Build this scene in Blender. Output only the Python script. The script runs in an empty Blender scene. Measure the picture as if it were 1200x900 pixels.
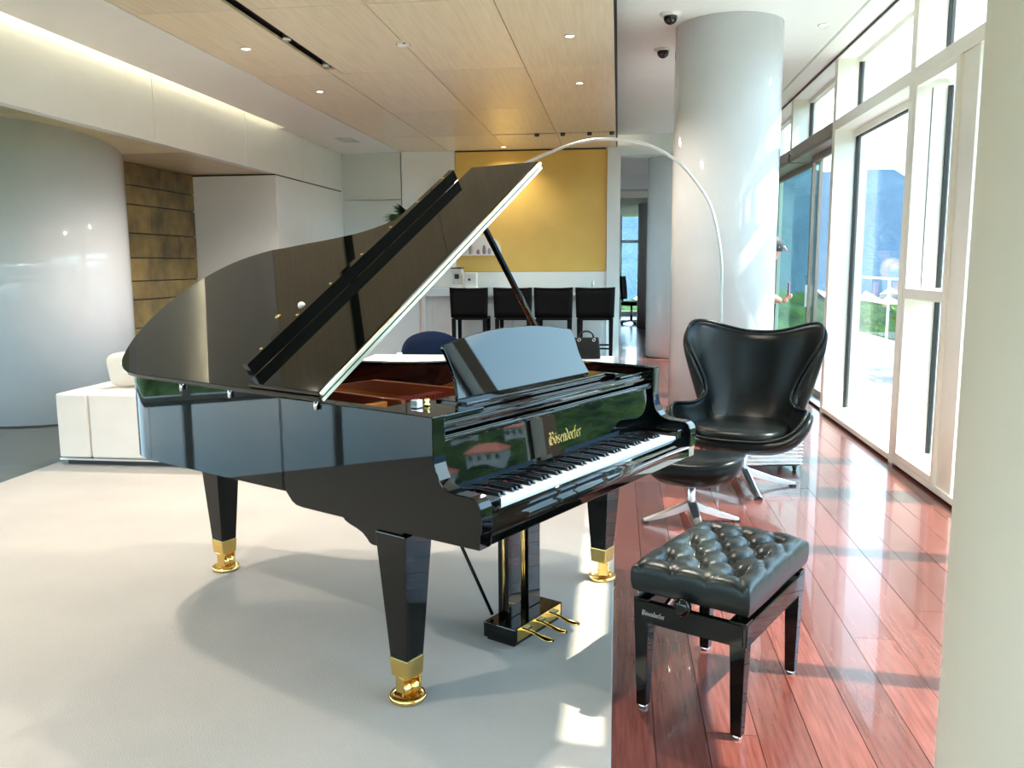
import bpy, bmesh, math, random
from mathutils import Vector, Matrix

random.seed(7)
PI = math.pi
SC = bpy.context.scene
COL = SC.collection

# ------------------------------------------------------------------ camera
cam_data = bpy.data.cameras.new('camera')
cam_data.sensor_fit = 'HORIZONTAL'
cam_data.sensor_width = 36.0
cam_data.lens = 986.9 / 1200 * 36.0
cam_data.clip_end = 2000
cam = bpy.data.objects.new('camera', cam_data)
COL.objects.link(cam)
pitch, roll, yaw = math.radians(8.086), math.radians(-0.355), math.radians(7.165)
F = Vector((-math.sin(yaw) * math.cos(pitch), math.cos(yaw) * math.cos(pitch), -math.sin(pitch)))
R0 = Vector((math.cos(yaw), math.sin(yaw), 0))
U0 = R0.cross(F)
R1 = R0 * math.cos(roll) + U0 * math.sin(roll)
U1 = -R0 * math.sin(roll) + U0 * math.cos(roll)
cam.matrix_world = Matrix(((R1.x, U1.x, -F.x, 0), (R1.y, U1.y, -F.y, 0), (R1.z, U1.z, -F.z, 1.45), (0, 0, 0, 1)))
SC.camera = cam

# ------------------------------------------------------------------ sky, sun, exposure
SKY = 2.6
world = bpy.data.worlds.new('sky')
SC.world = world
world.use_nodes = True
wn, wl = world.node_tree.nodes, world.node_tree.links
wn.clear()
tc = wn.new('ShaderNodeTexCoord')
sep = wn.new('ShaderNodeSeparateXYZ')
wl.new(tc.outputs['Generated'], sep.inputs[0])
ramp = wn.new('ShaderNodeValToRGB')
cr = ramp.color_ramp
cr.elements[0].position, cr.elements[0].color = 0.0, (0.74, 0.86, 0.95, 1)
cr.elements[1].position, cr.elements[1].color = 0.75, (0.22, 0.48, 0.88, 1)
e = cr.elements.new(0.22)
e.color = (0.50, 0.74, 0.95, 1)
wl.new(sep.outputs['Z'], ramp.inputs[0])
noise = wn.new('ShaderNodeTexNoise')
noise.inputs['Scale'].default_value = 2.6
noise.inputs['Detail'].default_value = 6
mp = wn.new('ShaderNodeMapping')
mp.inputs['Scale'].default_value = (1, 1, 2.6)
wl.new(tc.outputs['Generated'], mp.inputs[0])
wl.new(mp.outputs[0], noise.inputs['Vector'])
cl = wn.new('ShaderNodeValToRGB')
cl.color_ramp.elements[0].position = 0.50
cl.color_ramp.elements[1].position = 0.72
wl.new(noise.outputs[0], cl.inputs[0])
mix = wn.new('ShaderNodeMixRGB')
mix.inputs[2].default_value = (1.0, 1.0, 1.0, 1)
wl.new(cl.outputs[0], mix.inputs[0])
wl.new(ramp.outputs[0], mix.inputs[1])
bg = wn.new('ShaderNodeBackground')
bg.inputs['Strength'].default_value = SKY
wl.new(mix.outputs[0], bg.inputs[0])
wo = wn.new('ShaderNodeOutputWorld')
wl.new(bg.outputs[0], wo.inputs[0])

sun_d = bpy.data.lights.new('sun', 'SUN')
sun_d.energy = 4.0
sun_d.angle = math.radians(0.55)
sun_d.color = (1.0, 0.91, 0.78)
sun = bpy.data.objects.new('sun', sun_d)
COL.objects.link(sun)
sun.location = (20, -3, 30)
SUN_DIR = Vector((1.0, -0.13, 1.36)).normalized()          # towards the sun
sun.rotation_euler = SUN_DIR.to_track_quat('Z', 'Y').to_euler()

vs = SC.view_settings
vs.view_transform = 'Standard'
vs.look = 'None'
vs.exposure = 2.0
vs.gamma = 1.0
try:
    vs.use_curve_mapping = False
except Exception:
    pass
cy = SC.cycles
cy.use_denoising = True
cy.max_bounces = 10
cy.diffuse_bounces = 8
cy.glossy_bounces = 6
cy.transparent_max_bounces = 16
cy.transmission_bounces = 6
cy.sample_clamp_indirect = 6.0
cy.caustics_reflective = False
cy.caustics_refractive = False


# ------------------------------------------------------------------ helpers
def ident(v):
    return v


class MB:
    """collects shapes and links them as one mesh object"""
    def __init__(self, f=None):
        self.v, self.f, self.s, self.t = [], [], [], f or ident

    def add(self, verts, faces, smooth=False):
        n = len(self.v)
        self.v += [tuple(self.t(Vector(p))) for p in verts]
        self.f += [tuple(i + n for i in q) for q in faces]
        self.s += [smooth] * len(faces)
        return self

    def box(self, x0, x1, y0, y1, z0, z1):
        x0, x1 = min(x0, x1), max(x0, x1)
        y0, y1 = min(y0, y1), max(y0, y1)
        z0, z1 = min(z0, z1), max(z0, z1)
        return self.add([(x0, y0, z0), (x1, y0, z0), (x1, y1, z0), (x0, y1, z0), (x0, y0, z1), (x1, y0, z1), (x1, y1, z1), (x0, y1, z1)],
                        [(0, 3, 2, 1), (4, 5, 6, 7), (0, 1, 5, 4), (1, 2, 6, 5), (2, 3, 7, 6), (3, 0, 4, 7)])

    def frustum(self, cx, cy, z0, a0, b0, z1, a1, b1):
        """square taper: half sizes a,b at z0 and z1"""
        vs_ = [(cx + sx * a, cy + sy * b, z) for z, a, b in ((z0, a0, b0), (z1, a1, b1)) for sx, sy in ((-1, -1), (1, -1), (1, 1), (-1, 1))]
        return self.add(vs_, [(0, 3, 2, 1), (4, 5, 6, 7), (0, 1, 5, 4), (1, 2, 6, 5), (2, 3, 7, 6), (3, 0, 4, 7)])

    def prism(self, poly, h0, h1, plane='xy', smooth=False):
        """poly: list of 2D points; extruded along the third axis between h0 and h1"""
        a = sum(p[0] * q[1] - q[0] * p[1] for p, q in zip(poly, poly[1:] + poly[:1]))
        pts = list(poly) if a > 0 else list(reversed(poly))
        def P(p, h):
            return {'xy': (p[0], p[1], h), 'yz': (h, p[0], p[1]), 'xz': (p[0], h, p[1])}[plane]
        n = len(pts)
        lo, hi = (h0, h1) if plane != 'xz' else (h1, h0)
        vs_ = [P(p, lo) for p in pts] + [P(p, hi) for p in pts]
        self.add(vs_, [tuple(reversed(range(n))), tuple(range(n, 2 * n))])
        m = len(self.v) - 2 * n
        for i in range(n):
            j = (i + 1) % n
            self.f.append((m + i, m + j, m + n + j, m + n + i))
            self.s.append(smooth)
        return self

    def lathe(self, prof, c=(0, 0, 0), n=24, smooth=True):
        vs_, fs = [], []
        for r, z in prof:
            for i in range(n):
                a = 2 * PI * i / n
                vs_.append((c[0] + r * math.cos(a), c[1] + r * math.sin(a), c[2] + z))
        for k in range(len(prof) - 1):
            for i in range(n):
                j = (i + 1) % n
                fs.append((k * n + i, k * n + j, (k + 1) * n + j, (k + 1) * n + i))
        fs.append(tuple(reversed(range(n))))
        fs.append(tuple((len(prof) - 1) * n + i for i in range(n)))
        return self.add(vs_, fs, smooth)

    def tube(self, path, r, n=10, smooth=True):
        path = [Vector(p) for p in path]
        rr = r if isinstance(r, (list, tuple)) else [r] * len(path)
        vs_, fs = [], []
        up = None
        for k, p in enumerate(path):
            d = (path[min(k + 1, len(path) - 1)] - path[max(k - 1, 0)]).normalized()
            if up is None:
                up = Vector((0, 0, 1)) if abs(d.z) < 0.9 else Vector((1, 0, 0))
            a = d.cross(up).normalized()
            up = a.cross(d).normalized()
            for i in range(n):
                t = 2 * PI * i / n
                vs_.append(p + (a * math.cos(t) + up * math.sin(t)) * rr[k])
        for k in range(len(path) - 1):
            for i in range(n):
                j = (i + 1) % n
                fs.append((k * n + i, k * n + j, (k + 1) * n + j, (k + 1) * n + i))
        fs.append(tuple(reversed(range(n))))
        fs.append(tuple((len(path) - 1) * n + i for i in range(n)))
        return self.add(vs_, fs, smooth)

    def bar(self, p, q, w, h=None):
        """square bar from p to q"""
        h = h or w
        p, q = Vector(p), Vector(q)
        d = (q - p).normalized()
        up = Vector((0, 0, 1)) if abs(d.z) < 0.95 else Vector((0, 1, 0))
        a = d.cross(up).normalized() * w / 2
        b = a.cross(d).normalized() * h / 2
        vs_ = [c + s for c in (p, q) for s in (-a - b, a - b, a + b, -a + b)]
        return self.add(vs_, [(0, 3, 2, 1), (4, 5, 6, 7), (0, 1, 5, 4), (1, 2, 6, 5), (2, 3, 7, 6), (3, 0, 4, 7)])

    def build(self, name, mat, parent=None, bev=0, seg=2, fix=True):
        me = bpy.data.meshes.new(name)
        me.from_pydata(self.v, [], self.f)
        me.polygons.foreach_set('use_smooth', self.s)
        if fix:
            bm = bmesh.new()
            bm.from_mesh(me)
            bmesh.ops.recalc_face_normals(bm, faces=bm.faces)
            bm.to_mesh(me)
            bm.free()
        o = bpy.data.objects.new(name, me)
        COL.objects.link(o)
        me.materials.append(mat)
        if parent is not None:
            o.parent = parent
        if bev:
            m = o.modifiers.new('bevel', 'BEVEL')
            m.width = bev
            m.segments = seg
            m.limit_method = 'ANGLE'
            m.angle_limit = math.radians(40)
            m.harden_normals = False
        return o


def grid_mesh(name, rows, mat, parent=None, close_u=False, smooth=True, sub=0, thick=0, off=-1):
    """rows: list of lists of points"""
    n = len(rows[0])
    vs_ = [tuple(p) for r in rows for p in r]
    fs = []
    for k in range(len(rows) - 1):
        for i in range(n if close_u else n - 1):
            j = (i + 1) % n
            fs.append((k * n + i, k * n + j, (k + 1) * n + j, (k + 1) * n + i))
    m = MB()
    m.add(vs_, fs, smooth)
    o = m.build(name, mat, parent)
    if thick:
        s = o.modifiers.new('solid', 'SOLIDIFY')
        s.thickness = thick
        s.offset = off
    if sub:
        s = o.modifiers.new('sub', 'SUBSURF')
        s.levels = s.render_levels = sub
    return o


def spline(pts, n=6, closed=False):
    """Catmull-Rom through 2D or 3D points"""
    pts = [Vector(p) for p in pts]
    out = []
    N = len(pts)
    rng = range(N) if closed else range(N - 1)
    for i in rng:
        p0 = pts[(i - 1) % N] if closed or i > 0 else pts[0]
        p1, p2 = pts[i], pts[(i + 1) % N]
        p3 = pts[(i + 2) % N] if closed or i + 2 < N else pts[-1]
        for k in range(n):
            t = k / n
            out.append(0.5 * ((2 * p1) + (p2 - p0) * t + (2 * p0 - 5 * p1 + 4 * p2 - p3) * t * t + (3 * p1 - p0 - 3 * p2 + p3) * t ** 3))
    if not closed:
        out.append(pts[-1])
    return out


def thing(name, label, cat, loc=(0, 0, 0), rz=0, group=None):
    o = bpy.data.objects.new(name, None)
    COL.objects.link(o)
    o.empty_display_size = 0.1
    o.location = loc
    o.rotation_euler = (0, 0, rz)
    return tag(o, label, cat, group)


def tag(o, label=None, cat=None, group=None, kind=None):
    if label:
        o['label'] = label
    if cat:
        o['category'] = cat
    if group:
        o['group'] = group
    if kind:
        o['kind'] = kind
    return o


def struct(o, label=None):
    o['kind'] = 'structure'
    if label:
        o['label'] = label
        o['category'] = o.name.split('_')[0].split('.')[0]
    return o


def struct_root(name, loc=(0, 0, 0)):
    o = bpy.data.objects.new(name, None)
    COL.objects.link(o)
    o.location = loc
    o['kind'] = 'structure'
    return o


def copy_obj(src, parent=None, name=None):
    c = src.copy()
    if name:
        c.name = name
    COL.objects.link(c)
    if parent is not None:
        c.parent = parent
    return c


def copy_tree(src, parent=None):
    c = copy_obj(src, parent)
    for ch in list(src.children):
        copy_tree(ch, c)
    return c


# ------------------------------------------------------------------ materials
def mat(name, col, rough=0.5, metal=0.0, ior=1.5, var=0.06, vscale=6.0, stretch=(1, 1, 1), bump=0.0, bscale=40.0, coat=0.0,
        col2=None, coords='Object', transmission=0.0, spec=0.5, bdist=0.01):
    m = bpy.data.materials.new(name)
    m.use_nodes = True
    nt = m.node_tree
    b = nt.nodes['Principled BSDF']
    b.inputs['Roughness'].default_value = rough
    b.inputs['Metallic'].default_value = metal
    b.inputs['IOR'].default_value = ior
    b.inputs['Specular IOR Level'].default_value = spec
    b.inputs['Coat Weight'].default_value = coat
    b.inputs['Coat Roughness'].default_value = 0.03
    b.inputs['Transmission Weight'].default_value = transmission
    c2 = col2 or tuple(max(0, x * (1 - var)) for x in col)
    c1 = col if col2 else tuple(min(1, x * (1 + var)) for x in col)
    t = nt.nodes.new('ShaderNodeTexCoord')
    mp_ = nt.nodes.new('ShaderNodeMapping')
    mp_.inputs['Scale'].default_value = stretch
    nt.links.new(t.outputs[coords], mp_.inputs[0])
    nz = nt.nodes.new('ShaderNodeTexNoise')
    nz.inputs['Scale'].default_value = vscale
    nz.inputs['Detail'].default_value = 5
    nt.links.new(mp_.outputs[0], nz.inputs['Vector'])
    rp = nt.nodes.new('ShaderNodeValToRGB')
    rp.color_ramp.elements[0].position = 0.3
    rp.color_ramp.elements[1].position = 0.7
    rp.color_ramp.elements[0].color = (*c2, 1)
    rp.color_ramp.elements[1].color = (*c1, 1)
    nt.links.new(nz.outputs[0], rp.inputs[0])
    nt.links.new(rp.outputs[0], b.inputs['Base Color'])
    if bump:
        n2 = nt.nodes.new('ShaderNodeTexNoise')
        n2.inputs['Scale'].default_value = bscale
        n2.inputs['Detail'].default_value = 4
        nt.links.new(mp_.outputs[0], n2.inputs['Vector'])
        bp = nt.nodes.new('ShaderNodeBump')
        bp.inputs['Strength'].default_value = bump
        bp.inputs['Distance'].default_value = bdist
        nt.links.new(n2.outputs[0], bp.inputs['Height'])
        nt.links.new(bp.outputs[0], b.inputs['Normal'])
    return m


def per_object_tone(m, lo=0.8, hi=1.2):
    """each object that carries the material gets its own tone"""
    nt = m.node_tree
    b = nt.nodes['Principled BSDF']
    src = b.inputs['Base Color'].links[0].from_socket
    oi = nt.nodes.new('ShaderNodeObjectInfo')
    mr = nt.nodes.new('ShaderNodeMapRange')
    mr.inputs['To Min'].default_value = lo
    mr.inputs['To Max'].default_value = hi
    nt.links.new(oi.outputs['Random'], mr.inputs['Value'])
    mx = nt.nodes.new('ShaderNodeVectorMath')
    mx.operation = 'SCALE'
    nt.links.new(src, mx.inputs[0])
    nt.links.new(mr.outputs[0], mx.inputs['Scale'])
    nt.links.new(mx.outputs[0], b.inputs['Base Color'])
    return m


def glass_mat(name, tint):
    m = bpy.data.materials.new(name)
    m.use_nodes = True
    nt = m.node_tree
    nt.nodes.clear()
    out = nt.nodes.new('ShaderNodeOutputMaterial')
    tr = nt.nodes.new('ShaderNodeBsdfTransparent')
    tr.inputs[0].default_value = (*tint, 1)
    gl = nt.nodes.new('ShaderNodeBsdfGlossy')
    gl.inputs['Roughness'].default_value = 0.0
    fr = nt.nodes.new('ShaderNodeFresnel')
    ge = nt.nodes.new('ShaderNodeNewGeometry')
    mr = nt.nodes.new('ShaderNodeMapRange')              # same reflectance on both faces of the sheet
    mr.inputs['To Min'].default_value = 1.45
    mr.inputs['To Max'].default_value = 1 / 1.45
    nt.links.new(ge.outputs['Backfacing'], mr.inputs['Value'])
    nt.links.new(mr.outputs[0], fr.inputs['IOR'])
    mx = nt.nodes.new('ShaderNodeMixShader')
    nt.links.new(fr.outputs[0], mx.inputs[0])
    nt.links.new(tr.outputs[0], mx.inputs[1])
    nt.links.new(gl.outputs[0], mx.inputs[2])
    nt.links.new(mx.outputs[0], out.inputs[0])
    return m


def emit_mat(name, col, s):
    m = bpy.data.materials.new(name)
    m.use_nodes = True
    b = m.node_tree.nodes['Principled BSDF']
    b.inputs['Base Color'].default_value = (*col, 1)
    b.inputs['Emission Color'].default_value = (*col, 1)
    b.inputs['Emission Strength'].default_value = s
    return m


M = {}
M['white'] = mat('white_paint', (0.87, 0.87, 0.85), 0.45, var=0.015)
M['white_gloss'] = mat('white_gloss_panel', (0.88, 0.90, 0.89), 0.12, var=0.012, ior=1.5)
M['col_white'] = mat('polished_white_column', (0.70, 0.715, 0.735), 0.06, var=0.015)
M['frame_white'] = mat('cream_window_frame', (0.84, 0.80, 0.70), 0.35, var=0.02)
M['frame_bronze'] = mat('bronze_door_frame', (0.30, 0.25, 0.20), 0.35, metal=0.6)
M['ceil_white'] = mat('ceiling_white', (0.88, 0.89, 0.87), 0.55, var=0.012)
M['soffit'] = mat('soffit_paint', (0.66, 0.58, 0.40), 0.2, var=0.05)
M['panel_wood'] = mat('pale_ceiling_veneer', (0.86, 0.76, 0.58), 0.3, var=0.1, vscale=5, stretch=(6, 0.7, 1), coords='Generated', col2=(0.76, 0.64, 0.46))
per_object_tone(M['panel_wood'], 0.94, 1.06)
M['board'] = mat('red_timber_board', (0.170, 0.050, 0.038), 0.25, var=0.2, vscale=5, stretch=(14, 0.9, 1), col2=(0.10, 0.025, 0.018), bump=0.02, bscale=60, coat=0.35)
per_object_tone(M['board'], 0.78, 1.22)
M['dark_gap'] = mat('dark_gap', (0.012, 0.012, 0.012), 0.6)
M['dark_tile'] = mat('dark_polished_stone', (0.075, 0.075, 0.062), 0.06, var=0.25, vscale=3, bump=0.02, bscale=20)
M['rug'] = mat('cream_pile_rug', (0.385, 0.352, 0.315), 0.95, var=0.05, vscale=1.7, col2=(0.345, 0.316, 0.286), bump=0.7, bscale=220, spec=0.1, bdist=0.004)
M['stone'] = mat('bronze_stone', (0.36, 0.24, 0.075), 0.33, var=0.3, vscale=3.0, col2=(0.06, 0.042, 0.015), bump=0.35, bscale=18)
per_object_tone(M['stone'], 0.75, 1.3)
M['yellow'] = mat('golden_yellow_panel', (0.86, 0.58, 0.15), 0.22, var=0.03, vscale=2, col2=(0.79, 0.50, 0.11))
M['lacquer'] = mat('black_piano_lacquer', (0.0010, 0.0014, 0.0012), 0.025, ior=1.5, spec=0.42, var=0.05)
M['lacquer_in'] = mat('black_maroon_lacquer', (0.016, 0.004, 0.003), 0.12, ior=1.5)
M['copper'] = mat('bronze_red_iron_plate', (0.36, 0.075, 0.022), 0.3, metal=0.35, var=0.15)
M['amber'] = mat('amber_pin_block', (0.80, 0.27, 0.045), 0.25, var=0.15, stretch=(1, 8, 1))
M['brass'] = mat('polished_brass', (0.86, 0.60, 0.20), 0.16, metal=1.0, var=0.05)
M['pale_brass'] = mat('pale_polished_hinge_brass', (0.95, 0.88, 0.66), 0.38, metal=1.0, var=0.03)
M['chrome'] = mat('polished_chrome', (0.80, 0.80, 0.80), 0.10, metal=1.0, var=0.02)
M['alu'] = mat('brushed_aluminium', (0.78, 0.78, 0.77), 0.28, metal=1.0, var=0.04)
M['ivory'] = mat('white_key_acrylic', (0.84, 0.85, 0.88), 0.15, var=0.01)
M['ebony'] = mat('black_key_ebony', (0.006, 0.006, 0.007), 0.25)
M['felt'] = mat('red_felt', (0.33, 0.03, 0.02), 0.95)
M['gold_leaf'] = mat('gold_lettering', (0.90, 0.62, 0.22), 0.25, metal=0.9)
M['leather'] = mat('black_leather', (0.005, 0.007, 0.007), 0.30, ior=1.5, spec=0.22, var=0.2, bump=0.12, bscale=260, bdist=0.002)
M['leather_g'] = mat('green_black_leather', (0.007, 0.011, 0.010), 0.33, ior=1.5, spec=0.4, var=0.2, bump=0.12, bscale=300, bdist=0.002)
M['black'] = mat('black_leather_stool', (0.005, 0.005, 0.005), 0.5, spec=0.15)
M['navy'] = mat('navy_wool', (0.004, 0.010, 0.030), 0.8, spec=0.1, bump=0.2, bscale=200)
M['sofa'] = mat('cream_sofa_fabric', (0.64, 0.58, 0.52), 0.9, var=0.03, bump=0.2, bscale=300, bdist=0.003)
M['pillow'] = mat('oatmeal_cushion_fabric', (0.66, 0.60, 0.52), 0.9, var=0.05, bump=0.3, bscale=200, bdist=0.003)
M['plinth'] = mat('dark_plinth', (0.03, 0.028, 0.025), 0.5)
M['glass'] = glass_mat('window_glass', (0.93, 0.97, 0.95))
M['glass_green'] = glass_mat('green_door_glass', (0.66, 0.84, 0.78))
M['dome'] = mat('black_dome', (0.012, 0.012, 0.014), 0.08)
M['plastic'] = mat('white_plastic', (0.82, 0.82, 0.80), 0.35)
M['plastic_black'] = mat('black_plastic', (0.02, 0.02, 0.02), 0.4)
M['leaf'] = mat('dark_palm_leaf', (0.025, 0.085, 0.022), 0.35, var=0.3)
M['shrub'] = mat('yellow_green_shrub_leaf', (0.22, 0.38, 0.045), 0.5, var=0.4, vscale=3)
M['terracotta'] = mat('grey_planter', (0.35, 0.34, 0.33), 0.6)
M['deck'] = mat('terrace_deck_timber', (0.30, 0.20, 0.20), 0.5, var=0.2, stretch=(1, 12, 1))
per_object_tone(M['deck'], 0.8, 1.2)
M['hill'] = mat('wooded_hill', (0.075, 0.130, 0.030), 0.95, var=0.4, vscale=0.22, col2=(0.010, 0.030, 0.012), bump=1.0, bscale=0.5, bdist=2.5, spec=0.1)
M['mountain'] = mat('haze_blue_mountain', (0.050, 0.090, 0.130), 0.95, var=0.2, vscale=0.02, col2=(0.036, 0.070, 0.104), bump=0.5, bscale=0.5, bdist=2.0, spec=0.1)  # distance haze is put into the base colour as blue
M['villa_wall'] = mat('villa_plaster', (0.80, 0.74, 0.64), 0.7)
M['villa_roof'] = mat('villa_red_roof', (0.62, 0.16, 0.09), 0.7, var=0.2)
M['villa_glass'] = mat('villa_window_glass', (0.06, 0.08, 0.10), 0.1)
M['skin'] = mat('skin', (0.62, 0.36, 0.25), 0.5)
M['hair'] = mat('dark_hair', (0.015, 0.010, 0.008), 0.5, bump=0.4, bscale=120)
M['shirt'] = mat('grey_shirt', (0.30, 0.31, 0.33), 0.85)
M['trousers'] = mat('dark_trousers', (0.04, 0.04, 0.05), 0.85)
M['pink'] = mat('pink_phone_case', (0.75, 0.25, 0.42), 0.4)
M['lamp_warm'] = emit_mat('warm_lamp_glow', (1.0, 0.83, 0.60), 6.0)
M['purple'] = mat('plum_glaze', (0.30, 0.20, 0.30), 0.25)

# ------------------------------------------------------------------ setting: floor
X0, XW = 0.0, 1.979            # rug edge / window wall plane
WALL_L = -4.12                 # white fascia and rug edge on the left
YB = 12.5                      # bar wall
YF = -4.0                      # wall behind the camera
XL = -8.0                      # glazed wall far left
ZC, ZR = 3.10, 3.33            # timber ceiling / white ceiling by the windows

floor = struct(MB().box(XL - 0.3, XW + 0.03, YF - 0.3, 25.0, -0.25, -0.012).build('floor', M['dark_gap']))
bw = 0.1585
rows = []
nb = 0
# red boards run beside the windows, then fill the corridor beyond the bar
for i in range(13):
    x0 = -0.03 + i * bw
    x1 = min(x0 + bw, XW + 0.02)
    y = YF + random.uniform(-1.6, 0)
    while y < 24.6:
        ln = random.choice((2.4, 3.0, 3.6))
        a, b_ = max(y, YF), min(y + ln, 24.6)
        if b_ - a > 0.05:
            dz = random.uniform(-0.0006, 0.0006)
            MB().box(x0 + 0.0012, x1 - 0.0012, a + 0.001, b_ - 0.001, -0.02, dz).build('board', M['board'], floor)
            nb += 1
        y += ln
# boards behind the rug, under the bar and the round chair
for i in range(13):
    x0 = WALL_L + 0.0 + i * 0.3146
    y = 6.82
    while y < YB:
        ln = random.choice((2.4, 3.0))
        MB().box(x0 + 0.0015, x0 + 0.313, y + 0.001, min(y + ln, YB) - 0.001, -0.02, 0.0).build('board', M['board'], floor)
        y += ln
# dark polished stone tiles beyond the rug on the left
ty = YF
k = 0
while ty < 10.0:
    tx = WALL_L - 0.004
    while tx > XL:
        MB().box(max(tx - 1.2, XL) + 0.0015, tx - 0.0015, ty + 0.0015, min(ty + 1.2, 10.0) - 0.0015, -0.02, 0.0).build('tile', M['dark_tile'], floor)
        tx -= 1.2
    ty += 1.2

# cream rug
rug = MB().box(WALL_L, -0.004, -2.6, 6.8, -0.011, 0.014).build('area_rug', M['rug'], None, bev=0.006)
tag(rug, 'large cream pile rug under the piano and the sofa', 'rug')

# ------------------------------------------------------------------ setting: ceilings
ceiling = struct(MB().box(XL - 0.3, XW + 0.25, YF - 0.3, 25.0, 3.62, 3.8).build('ceiling', M['ceil_white']))
MB().box(-0.03, 1.775, YF, YB + 0.4, ZR, 3.62).build('plaster_panel', M['ceil_white'], ceiling)
MB().box(1.775, 1.80, YF, YB + 0.4, ZR + 0.06, 3.62).build('slot_backing', M['dark_gap'], ceiling)
MB().box(1.80, XW + 0.01, YF, YB + 0.4, ZR, 3.62).build('plaster_panel', M['ceil_white'], ceiling)
MB().box(1.785, 1.79, YF, YB + 0.4, ZR - 0.002, ZR + 0.07).build('slot_blade', M['white'], ceiling)
# step between the timber ceiling and the white one
MB().box(-0.045, -0.03, YF, YB, ZC + 0.01, ZR + 0.2).build('edge_strip', M['dark_gap'], ceiling)
# timber veneer panels
xs = [(-3.2, -2.49), (-2.40, -1.62), (-1.62, -0.80), (-0.80, -0.045)]
ys = [-4.0, -2.1, -0.2, 1.7, 3.6, 5.5, 7.40, 9.29, 11.02, 11.10, 12.5]
for (xa, xb) in xs:
    for ya, yb in zip(ys[:-1], ys[1:]):
        if abs(ya - 11.02) < 1e-6:
            if xa > -1.7:
                continue                       # the short dark slot near the bar
        a = xa
        if xa == -2.40 and ya > 7.2:
            a = -2.49
        if xa == -2.40 and abs(ya - 5.5) < 1e-6:
            pass
        MB().box(a + 0.0035, xb - 0.0035, ya + 0.0035, yb - 0.0035, ZC, ZC + 0.02).build('ceiling_panel', M['panel_wood'], ceiling)
MB().box(-2.49, -2.40, 7.22, 7.40, ZC, ZC + 0.018).build('ceiling_panel', M['panel_wood'], ceiling)
MB().box(-3.2, -0.045, YF, YB, ZC + 0.05, ZC + 0.08).build('panel_backing', M['dark_gap'], ceiling)
# white lowered strip along the left, stopping short of the fascia (light cove up to Y=10, shadow gap beyond)
MB().box(-4.00, -3.203, YF, 10.05, ZC - 0.004, ZC + 0.10).build('lowered_strip', M['ceil_white'], ceiling)
MB().box(-4.09, -3.203, 10.05, YB, ZC - 0.004, ZC + 0.10).build('lowered_strip', M['ceil_white'], ceiling)
# soffit above the alcove on the left, sloping a little
so = MB()
za, zb_, zbot = 2.76, 2.55, 2.55
so.add([(XL, YF, 2.76), (WALL_L, YF, 2.76), (WALL_L, 6.9, 2.76), (XL, 6.9, 2.76), (XL, 8.0, 2.552), (WALL_L, 8.0, 2.552), (XL, 10.1, 2.552), (WALL_L, 10.1, 2.552)],
       [(0, 1, 2, 3), (3, 2, 5, 4), (4, 5, 7, 6)])
so.add([(XL, YF, 3.62), (WALL_L - .1, YF, 3.62), (WALL_L - .1, 10.1, 3.62), (XL, 10.1, 3.62)], [(0, 1, 2, 3)])
so.build('alcove_soffit', M['soffit'], ceiling)

# ------------------------------------------------------------------ setting: left wall (fascia band, alcove, white block)
wall_left = struct_root('wall_left')
pj = [YF, -1.2, 1.6, 4.4, 7.31, 9.2, 10.9, YB]
for a, b_ in zip(pj[:-1], pj[1:]):
    MB().box(WALL_L - 0.10, WALL_L, a + 0.004, b_ - 0.004, 2.55, 3.60).build('fascia_panel', M['white_gloss'], wall_left, bev=0.002)
MB().box(WALL_L - 0.098, WALL_L - 0.01, YF, YB, 2.56, 3.6).build('fascia_backing', M['dark_gap'], wall_left)
# white block that closes the alcove
MB().box(-5.3, WALL_L - 0.015, 10.0, YB, 2.535, 2.56).build('shadow_gap', M['dark_gap'], wall_left)
MB().box(-5.3, WALL_L, 10.0, 11.15, 0.0, 2.535).build('block_panel', M['white_gloss'], wall_left, bev=0.002)
MB().box(-5.3, WALL_L, 11.156, YB - 0.02, 0.0, 2.535).build('block_panel', M['white_gloss'], wall_left, bev=0.002)
# bronze stone courses
MB().box(-5.40, -5.205, 7.6, 10.0, 0, 2.56).build('stone_backing', M['dark_gap'], wall_left)
courses = [0.0, 0.42, 0.785, 1.092, 1.295, 1.545, 1.807, 2.112, 2.314, 2.552]
splits = {8: [9.22, 9.53], 7: [9.27, 9.51], 6: [9.0], 4: [8.9], 2: [9.3], 0: [8.7], 5: [9.6]}
for k in range(len(courses) - 1):
    cuts = [7.6] + splits.get(k, []) + [10.0]
    for j, (a, b_) in enumerate(zip(cuts[:-1], cuts[1:])):
        d = random.uniform(0, 0.006)
        MB().box(-5.21, -5.18 - d, a + 0.001, b_ - 0.001, courses[k] + 0.006, courses[k + 1] - 0.006).build('stone_plank', M['stone'], wall_left, bev=0.003)
# wall that returns to the far left and the glazed far-left wall
MB().box(XL, -5.2, 7.55, 7.66, 0, 2.76).build('return_panel', M['white'], wall_left)
for k in range(7):
    y0 = YF + k * 1.66
    MB().box(XL - 0.08, XL + 0.08, y0 - 0.04, y0 + 0.04, 0, 2.76).build('window_post', M['frame_white'], wall_left)
MB().box(XL - 0.08, XL + 0.08, YF, 7.6, 2.62, 3.62).build('window_header', M['frame_white'], wall_left)
MB().box(XL - 0.06, XL + 0.06, YF, 7.6, 0, 0.05).build('window_sill', M['frame_white'], wall_left)
for k in range(7):
    y0 = YF + k * 1.66
    MB().box(XL - 0.006, XL + 0.006, y0 + 0.04, min(y0 + 1.62, 7.55), 0.05, 2.62).build('glass_pane', M['glass'], wall_left)

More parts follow.
